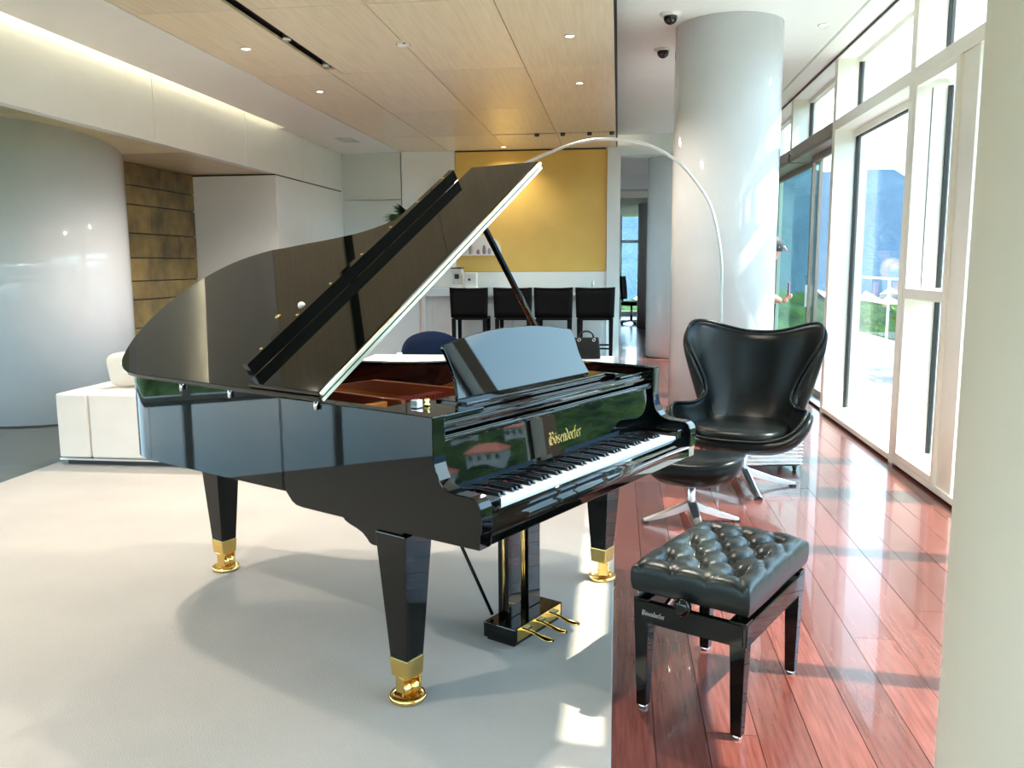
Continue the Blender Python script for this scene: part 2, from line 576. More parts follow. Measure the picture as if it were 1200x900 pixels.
# ------------------------------------------------------------------ setting: wall behind the camera, with windows
wall_front = struct_root('wall_front')
for k in range(6):
    x0 = XL + k * 2.0
    MB().box(x0 - 0.08, x0 + 0.08, YF - 0.1, YF + 0.06, 0, 3.62).build('window_post', M['frame_white'], wall_front)
MB().box(XL, XW + 0.3, YF - 0.1, YF + 0.05, 3.22, 3.62).build('window_header', M['white'], wall_front)
MB().box(XL, XW + 0.3, YF - 0.08, YF + 0.05, 0, 0.12).build('window_sill', M['frame_white'], wall_front)
for k in range(5):
    x0 = XL + k * 2.0
    MB().box(x0 + 0.08, x0 + 1.92, YF - 0.03, YF - 0.02, 0.12, 3.22).build('glass_pane', M['glass'], wall_front)

# ------------------------------------------------------------------ setting: round columns
def column(name, x, y, r, z1, n=64, mt=None):
    o = MB().lathe([(r, 0), (r, z1)], (x, y, 0), n).build(name, mt or M['col_white'])
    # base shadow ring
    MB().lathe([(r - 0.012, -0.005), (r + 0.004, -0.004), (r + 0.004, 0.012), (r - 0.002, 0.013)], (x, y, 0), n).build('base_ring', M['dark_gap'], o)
    return struct(o)

c_main = column('column', 0.865, 7.27, 0.425, ZR)
column('column', 0.865, 1.06, 0.425, ZR, mt=mat('beige_column_paint', (0.90, 0.815, 0.66), 0.5, var=0.02))
column('column', 0.865, 13.45, 0.425, ZR)
column('column', 0.865, 19.65, 0.425, 3.1)
c_left = column('column', -5.62, 7.72, 0.80, 2.77, 96)
ol = MB()
ol.box(-0.065, 0.065, -0.012, 0.0, -0.075, 0.075)
plate = ol.build('outlet_plate', M['alu'], c_main, bev=0.004)
a_ = math.radians(-108)
plate.location = (0.865 + 0.432 * math.cos(a_), 7.27 + 0.432 * math.sin(a_), 0.40)
plate.rotation_euler = (0, 0, a_ + PI / 2)
hole = MB().lathe([(0.03, -0.006), (0.03, 0.006)], (0, 0, 0), 20).build('outlet_socket', M['plastic_black'], plate)
hole.location = (0.02, -0.014, -0.03)
hole.rotation_euler = (PI / 2, 0, 0)

# ------------------------------------------------------------------ setting: window wall on the right
XG = 2.18
posts = [-2.19, -0.06, 2.07, 4.20, 6.33, 8.46, 10.47, 12.55]
PW = 0.10                      # post half-depth along Y handled below
wall_right = struct_root('wall_right')
MB().box(XW, XG + 0.07, YF, 12.9, 3.30, 3.62).build('head_beam', M['ceil_white'], wall_right)
MB().box(XW - 0.004, XW + 0.03, YF, 12.6, ZR - 0.02, ZR + 0.012).build('shadow_line', M['dark_gap'], wall_right)
MB().box(XW + 0.02, 2.30, YF, 12.6, -0.25, 0.018).build('sill_base', M['dark_gap'], wall_right)
for y in posts:
    MB().box(XW, XG + 0.10, y - 0.10, y + 0.0, 2.70 if y == 10.47 else 0.0, 3.30).build('window_post', M['frame_white'], wall_right, bev=0.002)
MB().box(XW + 0.02, XG + 0.1, -4, -2.29, 0, 3.3).build('wall_panel', M['white'], wall_right)


def window(n, ya, yb, style):
    """bay between post faces ya and yb (ya nearer the camera)"""
    w = struct_root('window_%d' % n)
    fw = M['frame_white']
    # transom between main light and clerestory
    if style != 'door':
        MB().box(XW, XG + 0.06, ya, yb, 2.655, 2.75).build('transom_rail', fw, w, bev=0.002)
        MB().box(XW + 0.07, XG + 0.06, ya, yb, 2.75, 2.79).build('transom_ledge', fw, w)
    else:
        MB().box(XW - 0.01, XG + 0.06, ya, yb, 2.60, 2.75).build('transom_rail', M['frame_bronze'], w, bev=0.004)
        MB().box(XW - 0.02, XW + 0.03, ya, yb, 2.63, 2.66).build('track_lip', M['frame_bronze'], w)
    # clerestory: head frame and pane
    MB().box(XG - 0.02, XG + 0.05, ya, yb, 3.26, 3.30).build('clerestory_head', fw, w)
    MB().box(XG - 0.012, XG + 0.03, yb - 0.014, yb, 2.75, 3.28).build('glazing_gasket', M['dark_gap'], w)
    MB().box(XG, XG + 0.012, ya, yb - 0.012, 2.79, 3.27).build('glass_pane', M['glass'], w)
    if style == 'mullion':
        MB().box(XW + 0.02, XG + 0.05, 2.74, 2.81, 0.062, 2.655).build('window_mullion', fw, w, bev=0.002)
    if style in ('fixed', 'mullion'):
        MB().box(XW - 0.004, XG + 0.05, ya, yb, 0.018, 0.062).build('window_sill', fw, w, bev=0.003)
        MB().box(XG - 0.03, XG + 0.05, ya, yb, 2.60, 2.66).build('head_frame', fw, w)
        MB().box(XG - 0.012, XG + 0.03, yb - 0.016, yb, 0.06, 2.62).build('glazing_gasket', M['dark_gap'], w)
        MB().box(XG - 0.012, XG + 0.03, ya, yb, 2.592, 2.605).build('glazing_gasket', M['dark_gap'], w)
        MB().box(XG, XG + 0.012, ya, yb - 0.012, 0.062, 2.60).build('glass_pane', M['glass'], w)
    elif style == 'casement':
        yc = yb - 0.80              # opening light takes the far part, a solid panel the near part
        MB().box(XW + 0.01, XG + 0.05, yc - 0.24, yc, 0.06, 2.655).build('solid_panel', fw, w, bev=0.002)
        MB().box(XG, XG + 0.012, ya, yc - 0.24, 0.062, 2.655).build('glass_pane', M['glass'], w)
        MB().box(XW - 0.004, XG + 0.05, ya, yb, 0.018, 0.062).build('window_sill', fw, w, bev=0.003)
        fr = MB()
        y0, y1, z0, z1, t = yc, yb - 0.04, 0.065, 2.655, 0.045
        fr.box(XW - 0.01, XW + 0.04, y0, y0 + t, z0, z1).box(XW - 0.01, XW + 0.04, y1 - t, y1, z0, z1)
        fr.box(XW - 0.01, XW + 0.04, y0 + t, y1 - t, z1 - t, z1).box(XW - 0.01, XW + 0.04, y0 + t, y1 - t, z0, z0 + t)
        fr.box(XW - 0.01, XG + 0.02, y0 + t, y1 - t, 1.20, 1.27)
        fr.build('casement_frame', fw, w, bev=0.003)
        MB().box(XW + 0.04, XG + 0.05, y1 - 0.045, yb, 0.062, 2.655).build('jamb_panel', fw, w)
        MB().box(XW + 0.09, XW + 0.094, y1 - 0.049, y1 - 0.044, 1.27, 2.60).build('jamb_joint', M['dark_gap'], w)
        for a, b_ in ((0.11, 1.20), (1.27, 2.61)):
            MB().box(XG - 0.012, XG + 0.02, y1 - t - 0.016, y1 - t, a, b_).build('glazing_gasket', M['dark_gap'], w)
            MB().box(XG, XG + 0.012, y0 + t, y1 - t - 0.012, a, b_).build('glass_pane', M['glass'], w)
        MB().box(XG - 0.03, XG - 0.012, y0 + 0.06, y0 + 0.085, 1.29, 1.39).build('window_handle', M['alu'], w)
    elif style == 'door':
        fb = M['frame_bronze']
        MB().box(XW + 0.02, XG + 0.06, ya, yb + 0.1, 0.0, 0.03).build('door_track', M['alu'], w)
        a, b_, xx, gm = (ya, 9.93, XG - 0.04, M['glass']) if ya < 9 else (9.87, yb, XG + 0.03, M['glass_green'])
        f = MB()
        f.box(xx - 0.02, xx + 0.02, a, a + 0.05, 0.03, 2.60).box(xx - 0.02, xx + 0.02, b_ - 0.05, b_, 0.03, 2.60)
        f.box(xx - 0.02, xx + 0.02, a + 0.05, b_ - 0.05, 2.54, 2.60).box(xx - 0.02, xx + 0.02, a + 0.05, b_ - 0.05, 0.03, 0.10)
        f.build('door_leaf', fb, w, bev=0.003)
        MB().box(xx - 0.005, xx + 0.005, a + 0.05, b_ - 0.05, 0.10, 2.54).build('glass_pane', gm, w)
        MB().box(xx - 0.045, xx - 0.02, b_ - 0.04, b_ - 0.015, 0.95, 1.20).build('door_pull', M['alu'], w)
    return w


styles = ['fixed', 'fixed', 'mullion', 'casement', 'fixed', 'door', 'door']
for k, (a, b_) in enumerate(zip(posts[:-1], posts[1:])):
    window(k + 1, a, b_ - 0.10, styles[k])

# ------------------------------------------------------------------ setting: back wall with bar
wall_back = struct_root('wall_back')
# mirrored glass panels at the left end
mg = mat('back_painted_glass', (0.66, 0.70, 0.66), 0.03, ior=2.2, var=0.01)
MB().box(-4.12, -3.22, YB, YB + 0.1, 2.42, 3.10).build('glass_panel', mg, wall_back, bev=0.002)
MB().box(-4.12, -3.22, YB, YB + 0.1, 0.0, 2.41).build('glass_panel', mg, wall_back, bev=0.002)
# white tall cabinet between
MB().box(-3.20, -2.40, 12.485, YB + 0.3, 2.16, 3.10).build('cabinet_panel', M['white_gloss'], wall_back, bev=0.004)
MB().box(-3.20, -2.40, 12.485, YB + 0.3, 0.0, 2.152).build('cabinet_panel', M['white_gloss'], wall_back, bev=0.004)
# golden panels, divided by hairline joints
MB().box(-2.395, -0.20, YB + 0.012, YB + 0.3, 0, 3.10).build('panel_backing', M['dark_gap'], wall_back)
for (a, b_, c, d) in ((-2.395, -0.175, 1.345, 3.08),):
    MB().box(a + 0.001, b_ - 0.001, YB, YB + 0.2, c, d).build('yellow_panel', M['yellow'], wall_back, bev=0.002)
MB().box(-2.395, -0.175, YB - 0.004, YB + 0.2, 0.0, 1.34).build('splashback', M['white_gloss'], wall_back)
MB().box(-0.17, 0.02, YB - 0.05, 13.1, 0.0, 3.10).build('end_panel', M['white_gloss'], wall_back, bev=0.003)
MB().box(-0.045, 2.3, YB + 0.4, 13.2, 3.04, 3.62).build('corridor_beam', M['ceil_white'], wall_back)
MB().box(-0.05, 2.3, 13.2, 25.0, 3.05, 3.2).build('corridor_ceiling', M['ceil_white'], wall_back)
MB().box(0.02, 2.0, 15.6, 15.75, 2.62, 2.74).build('corridor_beam', M['frame_white'], wall_back)
MB().box(0.02, 2.0, 15.75, 25, 2.78, 3.05).build('corridor_ceiling', M['ceil_white'], wall_back)
MB().box(-0.15, 0.02, 13.1, 24.2, 0.0, 3.1).build('corridor_panel', M['white'], wall_back)
MB().box(0.62, 2.3, 17.9, 18.05, 0.0, 3.1).build('corridor_panel', M['white'], wall_back)
MB().box(XL, -0.15, YB + 0.3, YB + 0.45, 0.0, 3.62).build('outer_panel', M['white'], wall_back)
# window at the far end of the corridor
fwn = struct_root('window_8')
MB().box(0.02, 0.10, 24.0, 24.1, 0, 3.05).build('window_post', M['alu'], fwn)
MB().box(0.56, 0.64, 24.0, 24.1, 0, 3.05).build('window_post', M['alu'], fwn)
MB().box(0.10, 0.56, 24.0, 24.1, 2.02, 2.10).build('window_rail', M['alu'], fwn)
MB().box(0.10, 0.56, 24.0, 24.1, 0.0, 0.12).build('window_rail', M['alu'], fwn)
MB().box(0.10, 0.56, 24.04, 24.05, 2.10, 3.05).build('glass_pane', M['glass'], fwn)
MB().box(0.10, 0.56, 24.04, 24.05, 0.12, 2.02).build('glass_pane', M['glass'], fwn)
MB().box(0.64, 2.3, 24.0, 24.1, 0, 3.1).build('wall_panel', M['white'], fwn)
MB().box(2.2, 2.3, 12.9, 24.1, 0, 3.1).build('corridor_panel', M['white'], wall_back)

# ------------------------------------------------------------------ bar counter, stools and bar things
bar = thing('bar_counter', 'long white bar counter in front of the golden yellow wall panel', 'counter', (-1.5, 12.0, 0))
bar_m = Matrix.Translation((1.5, -12.0, 0))
def bb(*a):
    m = MB(lambda v: bar_m @ v)
    return m.box(*a)
bb(-3.9, -0.20, 11.95, 12.44, 1.0, 1.115).build('counter_top', M['white_gloss'], bar, bev=0.004)
for a, b_ in ((-3.9, -2.7), (-2.7, -1.5), (-1.5, -0.22)):
    bb(a + 0.002, b_ - 0.002, 12.15, 12.45, 0.06, 1.0).build('front_panel', M['white_gloss'], bar, bev=0.002)
bb(-3.9, -0.24, 12.22, 12.44, 0.0, 0.06).build('kickboard', M['alu'], bar)

def make_stool():
    t = thing('bar_stool', 'x', 'stool')
    m = M['black']
    MB().box(-0.235, 0.235, -0.20, 0.22, 0.70, 0.735).build('seat', m, t, bev=0.008)
    b = []
    rows_ = []
    for k in range(6):
        z = 0.735 + k * 0.079
        row = []
        for i in range(9):
            s = i / 8 * 2 - 1
            w = 0.25 + 0.012 * (k / 5)
            row.append((s * w, -0.215 - 0.02 * (k / 5) + 0.018 * (s * s) * -1 + 0.018, z + (0.012 * s * s if k == 5 else 0)))
        rows_.append(row)
    grid_mesh('backrest', rows_, m, t, thick=0.03)
    for sx in (-1, 1):
        MB().frustum(sx * 0.215, -0.195, 0.0, 0.018, 0.018, 0.72, 0.028, 0.022).build('leg', m, t)
        MB().frustum(sx * 0.205, 0.195, 0.0, 0.018, 0.018, 0.71, 0.026, 0.022).build('leg', m, t)
    MB().bar((-0.2, -0.195, 0.37), (0.2, -0.195, 0.37), 0.022).build('footrest', m, t)
    MB().bar((-0.2, 0.195, 0.28), (0.2, 0.195, 0.28), 0.022).build('footrest', m, t)
    return t

st0 = make_stool()
st_lab = ['black leather bar stool farthest from the corridor, first of the row of four',
          'second black leather bar stool along the counter, partly crossed by the lid prop',
          'third black leather bar stool along the counter, right of the lid prop',
          'black leather bar stool at the corridor end of the counter, above the handbag']
for k, x in enumerate((-2.01, -1.41, -0.86, -0.30)):
    o = st0 if k == 0 else copy_tree(st0)
    o.location = (x, 11.55, 0)
    tag(o, st_lab[k], 'stool', 'bar stools along the counter')

t = thing('coffee_machine', 'small white coffee machine with a black spout on the bar counter', 'coffee machine', (-2.33, 12.2, 1.115))
MB().box(-0.09, 0.09, -0.06, 0.12, 0.0, 0.05).build('base', M['plastic'], t, bev=0.01)
MB().box(-0.08, 0.08, 0.03, 0.12, 0.05, 0.26).build('body', M['plastic'], t, bev=0.015)
MB().box(-0.075, 0.075, -0.07, 0.12, 0.20, 0.28).build('head', M['plastic'], t, bev=0.02)
MB().box(-0.03, 0.03, -0.055, 0.0, 0.13, 0.20).build('spout', M['plastic_black'], t, bev=0.005)
MB().box(-0.085, 0.085, -0.07, 0.13, 0.28, 0.295).build('lid', M['plastic_black'], t, bev=0.004)
t = thing('coffee_canister', 'white square canister with a black knob on the bar counter', 'canister', (-2.12, 12.2, 1.115))
MB().box(-0.085, 0.085, -0.06, 0.06, 0.0, 0.22).build('body', M['plastic'], t, bev=0.012)
k_ = MB().lathe([(0.018, 0), (0.018, 0.012)], (0, 0, 0), 16).build('knob', M['plastic_black'], t)
k_.location = (-0.02, -0.06, 0.12)
k_.rotation_euler = (PI / 2, 0, 0)
t = thing('soap_bottle', 'slim steel tap bottle on the bar counter near its corridor end', 'bottle', (-0.36, 12.3, 1.115))
MB().lathe([(0.022, 0), (0.022, 0.07), (0.009, 0.085), (0.009, 0.10)], (0, 0, 0), 16).build('body', M['alu'], t)
MB().bar((0, 0, 0.10), (0, -0.04, 0.105), 0.012).build('nozzle', M['alu'], t)

# lit niche on the yellow panel with small ornaments
t = thing('wall_shelf', 'small white wall shelf with a rounded back on the yellow panel', 'shelf', (-1.98, YB, 1.60))
MB().box(-0.30, 0.26, -0.16, 0.0, -0.02, 0.0).build('shelf_board', M['plastic'], t, bev=0.004)
arc = [(-0.30, 0.0), (0.26, 0.0)] + [(-0.02 + 0.28 * math.cos(a), 0.06 + 0.22 * math.sin(a)) for a in [PI * q / 14 for q in range(15)]]
MB().prism(arc, -0.02, -0.002, 'xz').build('back_panel', M['plastic'], t)
for k, (x, h, r, lab, mm) in enumerate(((-2.16, 0.17, 0.032, 'tall dark grey jar at the left end of the white wall shelf', 'terracotta'),
                                        (-2.05, 0.07, 0.026, 'low plum cup on the white wall shelf beside the tall jar', 'purple'),
                                        (-1.96, 0.13, 0.028, 'middle-height plum vase in the middle of the white wall shelf', 'purple'),
                                        (-1.88, 0.09, 0.030, 'small grey pot at the right end of the white wall shelf', 'terracotta'))):
    o = MB().lathe([(r * 0.8, 0), (r, h * 0.35), (r * 0.9, h * 0.7), (r * 0.55, h * 0.9), (r * 0.7, h)], (0, 0, 0), 18).build('ornament_vase', M[mm])
    o.location = (x, YB - 0.09, 1.60)
    tag(o, lab, 'vase', 'ornaments on the wall shelf')

# ------------------------------------------------------------------ grand piano
PO = Vector((-0.54966, 2.44612, 0.0))
PA = math.radians(61.167)
piano = thing('grand_piano', 'black lacquered grand piano with raised lid and brass casters on the cream rug', 'piano', PO, PA)
L = M['lacquer']
LA = math.radians(33.6)
W = 1.53

# rim: plan outline from the spine over the tail to the treble side
rim_pts = [(0, 0.70), (0, 1.0), (0, 1.35), (0, 1.52), (0.008, 1.62), (0.06, 1.735), (0.19, 1.835), (0.34, 1.892), (0.50, 1.905), (0.65, 1.875), (0.78, 1.79),
           (0.87, 1.65), (0.925, 1.48), (0.97, 1.30), (1.03, 1.13), (1.13, 1.00), (1.26, 0.92), (1.39, 0.84), (1.475, 0.735), (1.518, 0.61), (1.53, 0.48), (1.53, 0.28), (1.53, 0.10)]
outl = [Vector((p[0], p[1])) for p in spline([(a, b, 0) for a, b in rim_pts], 4)]
def inset(line, d):
    out = []
    for i, p in enumerate(line):
        t = (line[min(i + 1, len(line) - 1)] - line[max(i - 1, 0)]).normalized()
        out.append(p + Vector((t.y, -t.x)) * d)
    return out
inn = inset(outl, 0.055)
m = MB()
n = len(outl)
vs_ = [(p.x, p.y, 0.658) for p in outl] + [(p.x, p.y, 0.995) for p in outl] + [(p.x, p.y, 0.995) for p in inn] + [(p.x, p.y, 0.658) for p in inn]
fs = []
for i in range(n - 1):
    for a, b_ in ((0, 1), (2, 3)):
        fs.append((a * n + i, a * n + i + 1, b_ * n + i + 1, b_ * n + i))
m.add(vs_, fs, True)
m.add(vs_, [(n + i, n + i + 1, 2 * n + i + 1, 2 * n + i) for i in range(n - 1)] + [(3 * n + i, 3 * n + i + 1, i + 1, i) for i in range(n - 1)], False)
m.build('rim', L, piano)
# cheek and bracket profile (v, z), one on each side
prof = [(0.0, 0.995), (0.0, 0.872), (-0.003, 0.850), (-0.010, 0.826), (-0.022, 0.802), (-0.038, 0.785), (-0.058, 0.775), (-0.085, 0.770),
        (-0.140, 0.769), (-0.158, 0.765), (-0.172, 0.755), (-0.180, 0.738), (-0.182, 0.715), (-0.182, 0.665), (-0.176, 0.660), (-0.174, 0.611),
        (0.133, 0.608), (0.133, 0.545), (0.272, 0.543), (0.285, 0.547), (0.300, 0.562), (0.318, 0.576), (0.345, 0.586), (0.378, 0.595), (0.398, 0.603), (0.408, 0.612),
        (0.61, 0.612), (0.645, 0.615), (0.668, 0.626), (0.688, 0.646), (0.70, 0.658)]
MB().prism(prof + [(0.72, 0.658), (0.72, 0.995)], 0.0, 0.058, 'yz').build('cheek', L, piano, bev=0.003)
prof2 = [q for q in prof if q[0] <= 0.272]
MB().prism(prof2 + [(0.30, 0.60), (0.34, 0.658), (0.34, 0.995)], W - 0.058, W, 'yz').build('cheek', L, piano, bev=0.003)

# bottom board of the rim with beams, seen under the case
MB().prism([(0.05, 0.3)] + [(p.x, p.y) for p in inn] + [(1.475, 0.3)], 0.665, 0.69, 'xy').build('bottom_board', M['lacquer_in'], piano)

# keybed, key slip, key blocks
MB().box(0.058, W - 0.058, -0.172, 0.30, 0.612, 0.672).build('keybed', L, piano, bev=0.004)
ks = [(-0.174, 0.640), (-0.178, 0.655), (-0.176, 0.672), (-0.170, 0.678), (-0.172, 0.690), (-0.166, 0.703), (-0.156, 0.708), (-0.150, 0.704), (-0.150, 0.640)]
MB().prism(ks, 0.058, W - 0.058, 'yz', True).build('key_slip', L, piano)
for a, b_ in ((0.060, 0.135), (W - 0.135 + 0.001, W - 0.060)):
    MB().box(a, b_, -0.158, 0.0, 0.672, 0.742).build('key_block', L, piano, bev=0.006, seg=3)

# keys
k0, k1 = 0.137, W - 0.137
kw = (k1 - k0) / 52.0
whites, blacks = [], []
for i in range(52):
    x = k0 + i * kw
    m = MB()
    m.box(x + 0.0004, x + kw - 0.0004, -0.149, 0.004, 0.690, 0.7165)
    whites.append(m.build('white_key', M['ivory'], piano))
bk = [i for i in range(51) if (i % 7) in (0, 2, 3, 5, 6)]        # A B | C D E F G pattern from A0
for i in bk:
    x = k0 + (i + 1) * kw
    m = MB()
    m.add([(x - 0.0055, -0.098, 0.7165), (x + 0.0055, -0.098, 0.7165), (x + 0.0055, 0.004, 0.7165), (x - 0.0055, 0.004, 0.7165),
           (x - 0.0042, -0.090, 0.729), (x + 0.0042, -0.090, 0.729), (x + 0.0042, 0.004, 0.729), (x - 0.0042, 0.004, 0.729)],
          [(4, 5, 6, 7), (0, 1, 5, 4), (1, 2, 6, 5), (2, 3, 7, 6), (3, 0, 4, 7)])
    m.build('black_key', M['ebony'], piano)
MB().box(k0, k1, -0.002, 0.006, 0.7165, 0.7205).build('key_felt', M['felt'], piano)

# fallboard: a slightly leaning mirror-black board with a rounded lower edge and mouldings above it
fb = [(0.006, 0.722), (0.004, 0.730), (0.005, 0.745), (0.008, 0.760), (0.020, 0.905), (0.045, 0.905), (0.045, 0.722)]
MB().prism(fb, 0.060, W - 0.060, 'yz').build('fallboard', L, piano, bev=0.002)
def molding(name, pts, u0, u1, m=L):
    return MB().prism(pts, u0, u1, 'yz', False).build(name, m, piano, bev=0.0022)
molding('fallboard_moulding', [(0.004, 0.905), (0.004, 0.914), (0.010, 0.918), (0.010, 0.926), (0.028, 0.930), (0.060, 0.930), (0.060, 0.905)], 0.060, W - 0.060)
MB().box(0.060, W - 0.060, 0.05, 0.075, 0.925, 0.968).build('shelf_recess', M['lacquer_in'], piano)
molding('music_shelf_moulding', [(0.024, 0.940), (0.022, 0.952), (0.030, 0.957), (0.030, 0.965), (0.26, 0.972), (0.26, 0.955), (0.06, 0.940)], 0.060, W - 0.060)
MB().box(0.058, 0.30, 0.035, 0.30, 0.968, 0.984).build('shelf_side_panel', L, piano, bev=0.004)
MB().box(1.235, W - 0.058, 0.035, 0.26, 0.966, 0.976).build('shelf_side_panel', L, piano, bev=0.004)
MB().box(1.215, 1.245, 0.05, 0.25, 0.966, 0.992).build('shelf_stop', L, piano, bev=0.003)
molding('desk_ledge', [(0.085, 0.970), (0.085, 0.983), (0.098, 0.986), (0.100, 0.992), (0.235, 0.992), (0.235, 0.970)], 0.285, 1.222)
# the lock button and the small block on the bass shelf panel
kb = MB().lathe([(0.011, 0), (0.012, 0.006), (0.006, 0.012), (0.011, 0.022), (0.006, 0.026)], (0.20, 0.20, 0.984), 18).build('shelf_knob', M['brass'], piano)
MB().box(0.135, 0.165, 0.185, 0.215, 0.984, 1.012).build('shelf_button', M['alu'], piano, bev=0.004)

# music desk, leaning back
dth = math.radians(20)
def desk_t(p):
    # p: (u, s along the board, thickness)
    return Vector((p.x, 0.165 + p.y * math.sin(dth) + p.z * math.cos(dth), 0.992 + p.y * math.cos(dth) - p.z * math.sin(dth)))
left = spline([(0.318, 0.0, 0), (0.330, 0.030, 0), (0.338, 0.085, 0), (0.330, 0.15, 0), (0.322, 0.185, 0), (0.330, 0.196, 0)], 5)
top = spline([(0.330, 0.196, 0), (0.45, 0.215, 0), (0.60, 0.230, 0), (0.745, 0.234, 0), (0.89, 0.230, 0), (1.04, 0.215, 0), (1.150, 0.198, 0)], 5)
right = spline([(1.150, 0.198, 0), (1.160, 0.186, 0), (1.165, 0.15, 0), (1.166, 0.085, 0), (1.185, 0.030, 0), (1.198, 0.0, 0)], 5)
poly = [(p.x, p.y) for p in left[:-1] + top[:-1] + right]
MB(desk_t).prism(poly, 0.0, 0.014, 'xy').build('music_desk', L, piano, bev=0.003)
MB().bar((0.60, 0.175, 1.0), (0.60, 0.30, 1.05), 0.012).build('desk_prop', M['brass'], piano)
MB().bar((0.90, 0.175, 1.0), (0.90, 0.30, 1.05), 0.012).build('desk_prop', M['brass'], piano)

# inside: liner, iron plate with struts, pin block, dampers, strings
inn2 = inset(outl, 0.062)
m = MB()
n = len(inn2)
m.add([(p.x, p.y, 0.80) for p in inn2] + [(p.x, p.y, 0.985) for p in inn2], [(i, i + 1, n + i + 1, n + i) for i in range(n - 1)], True)
m.build('inner_rim', M['lacquer_in'], piano)
inn3 = inset(outl, 0.075)
MB().prism([(0.07, 0.32)] + [(p.x, p.y) for p in inn3] + [(1.455, 0.32)], 0.83, 0.845, 'xy').build('iron_plate', M['copper'], piano)
MB().box(0.075, 1.455, 0.315, 0.46, 0.845, 0.885).build('pin_block', M['amber'], piano, bev=0.004)
for (u0, v0, u1, v1, h) in ((0.10, 0.47, 0.12, 1.55, 0.085), (0.42, 0.47, 0.46, 1.80, 0.10), (0.78, 0.47, 0.76, 1.70, 0.10), (1.10, 0.47, 1.03, 1.05, 0.10), (1.40, 0.42, 1.36, 0.80, 0.09)):
    d = Vector((u1 - u0, v1 - v0)).normalized()
    nx = Vector((-d.y, d.x)) * 0.011
    L_ = math.hypot(u1 - u0, v1 - v0)
    pr_ = [(0, 0.845), (0.05, 0.845 + h), (L_ * 0.45, 0.845 + h), (L_ * 0.8, 0.87), (L_, 0.85), (L_, 0.845)]
    m = MB()
    vv = []
    for sgn in (1, -1):
        for q, z in pr_:
            vv.append((u0 + d.x * q + nx.x * sgn, v0 + d.y * q + nx.y * sgn, z))
    c = len(pr_)
    m.add(vv, [tuple(range(c)), tuple(reversed(range(c, 2 * c)))] + [(i, (i + 1) % c, c + (i + 1) % c, c + i) for i in range(c)])
    m.build('plate_strut', M['copper'], piano, bev=0.003)
# high inner panels of the plate edge on the bass side, lacquered red
MB().add([(0.075, 0.50, 0.845), (0.32, 0.50, 0.845), (0.32, 0.50, 0.955), (0.075, 0.50, 0.955), (0.075, 0.53, 0.845), (0.32, 0.53, 0.845), (0.32, 0.53, 0.955), (0.075, 0.53, 0.955)],
         [(0, 1, 2, 3), (7, 6, 5, 4), (3, 2, 6, 7), (0, 3, 7, 4), (1, 5, 6, 2)]).build('hitch_rail', M['amber'], piano, bev=0.004)
m = MB()
for i in range(70):
    u = 0.10 + i * (1.33 / 69)
    m.box(u - 0.006, u + 0.006, 0.60, 0.66, 0.905, 0.925)
tag(m.build('dampers', M['felt'], piano), kind='stuff')
m = MB()
for i in range(190):
    u = 0.10 + i * (1.34 / 189)
    m.lathe([(0.0028, 0), (0.0028, 0.022)], (u, 0.345 + 0.03 * (i % 3), 0.885), 5, True)
tag(m.build('tuning_pins', M['chrome'], piano), kind='stuff')
m = MB()
for i in range(120):
    u = 0.11 + i * (1.31 / 119)
    far = 1.7 - 1.05 * max(0, (u - 0.6) / 0.85) ** 0.8 if u > 0.6 else 1.70 - 0.1 * abs(u - 0.4)
    m.bar((u, 0.36, 0.895), (u * 0.97 + 0.02, far - 0.12, 0.89), 0.0018)
tag(m.build('strings', M['brass'], piano), kind='stuff')

# lid: modelled in the plane of the raised lid (a across from the spine hinge, v along the case, o outwards)
def lid_t(p):
    a, v, o = p.x, p.y, p.z
    return Vector((a * math.cos(LA) - o * math.sin(LA), v, 1.008 + a * math.sin(LA) + o * math.cos(LA)))
lo = [(p.x, p.y) for p in inset(outl, -0.018)]
lid_poly = [(-0.018, 0.475)] + [q for q in lo if q[1] > 0.50 or q[0] < 0.5] + [(1.548, 0.475)]
# the lid reaches a little farther towards the tail than the rim
lid_poly = [(a, v + (0.03 if v > 1.6 else 0)) for a, v in lid_poly]
MB(lid_t).prism(lid_poly, 0.0, 0.022, 'xy').build('lid', L, piano, bev=0.004, seg=2)
MB(lid_t).box(-0.012, 1.543, 0.468, 0.845, 0.0235, 0.043).build('front_flap', L, piano, bev=0.004)
lip = MB(lid_t).prism([(0.03, 0.0425), (1.425, 0.0425), (1.425, 0.094), (0.03, 0.094)], 0.8455, 0.874, 'xz').build('flap_lip', L, piano)
for k in range(7):
    a = 0.12 + k * 0.205
    MB(lid_t).lathe([(0.0065, 0.093), (0.0065, 0.096), (0.004, 0.0975)], (a, 0.859, 0), 12).build('lip_screw', M['brass'], lip)
MB(lid_t).lathe([(0.014, 0.0), (0.016, 0.008), (0.010, 0.018)], (0.47, 1.02, 0.022), 16).build('lid_bumper', M['plastic'], piano)
MB(lid_t).lathe([(0.013, 0.0), (0.013, 0.003)], (0.40, 1.10, 0.0215), 16).build('lid_stud', M['brass'], piano)
# flap hinge strip along the folded edge and hinges on the spine
MB(lid_t).box(-0.014, 1.545, 0.4635, 0.470, 0.0045, 0.0175).build('flap_hinge', M['pale_brass'], piano)
MB(lid_t).box(-0.010, 1.541, 0.4565, 0.4675, 0.0275, 0.0385).build('flap_hinge', M['pale_brass'], piano)
for v in (0.512, 0.982, 1.288):
    o = MB().lathe([(0.0075, -0.028), (0.0075, 0.0)], (-0.0085, v, 0.998), 12).build('lid_hinge', M['chrome'], piano)
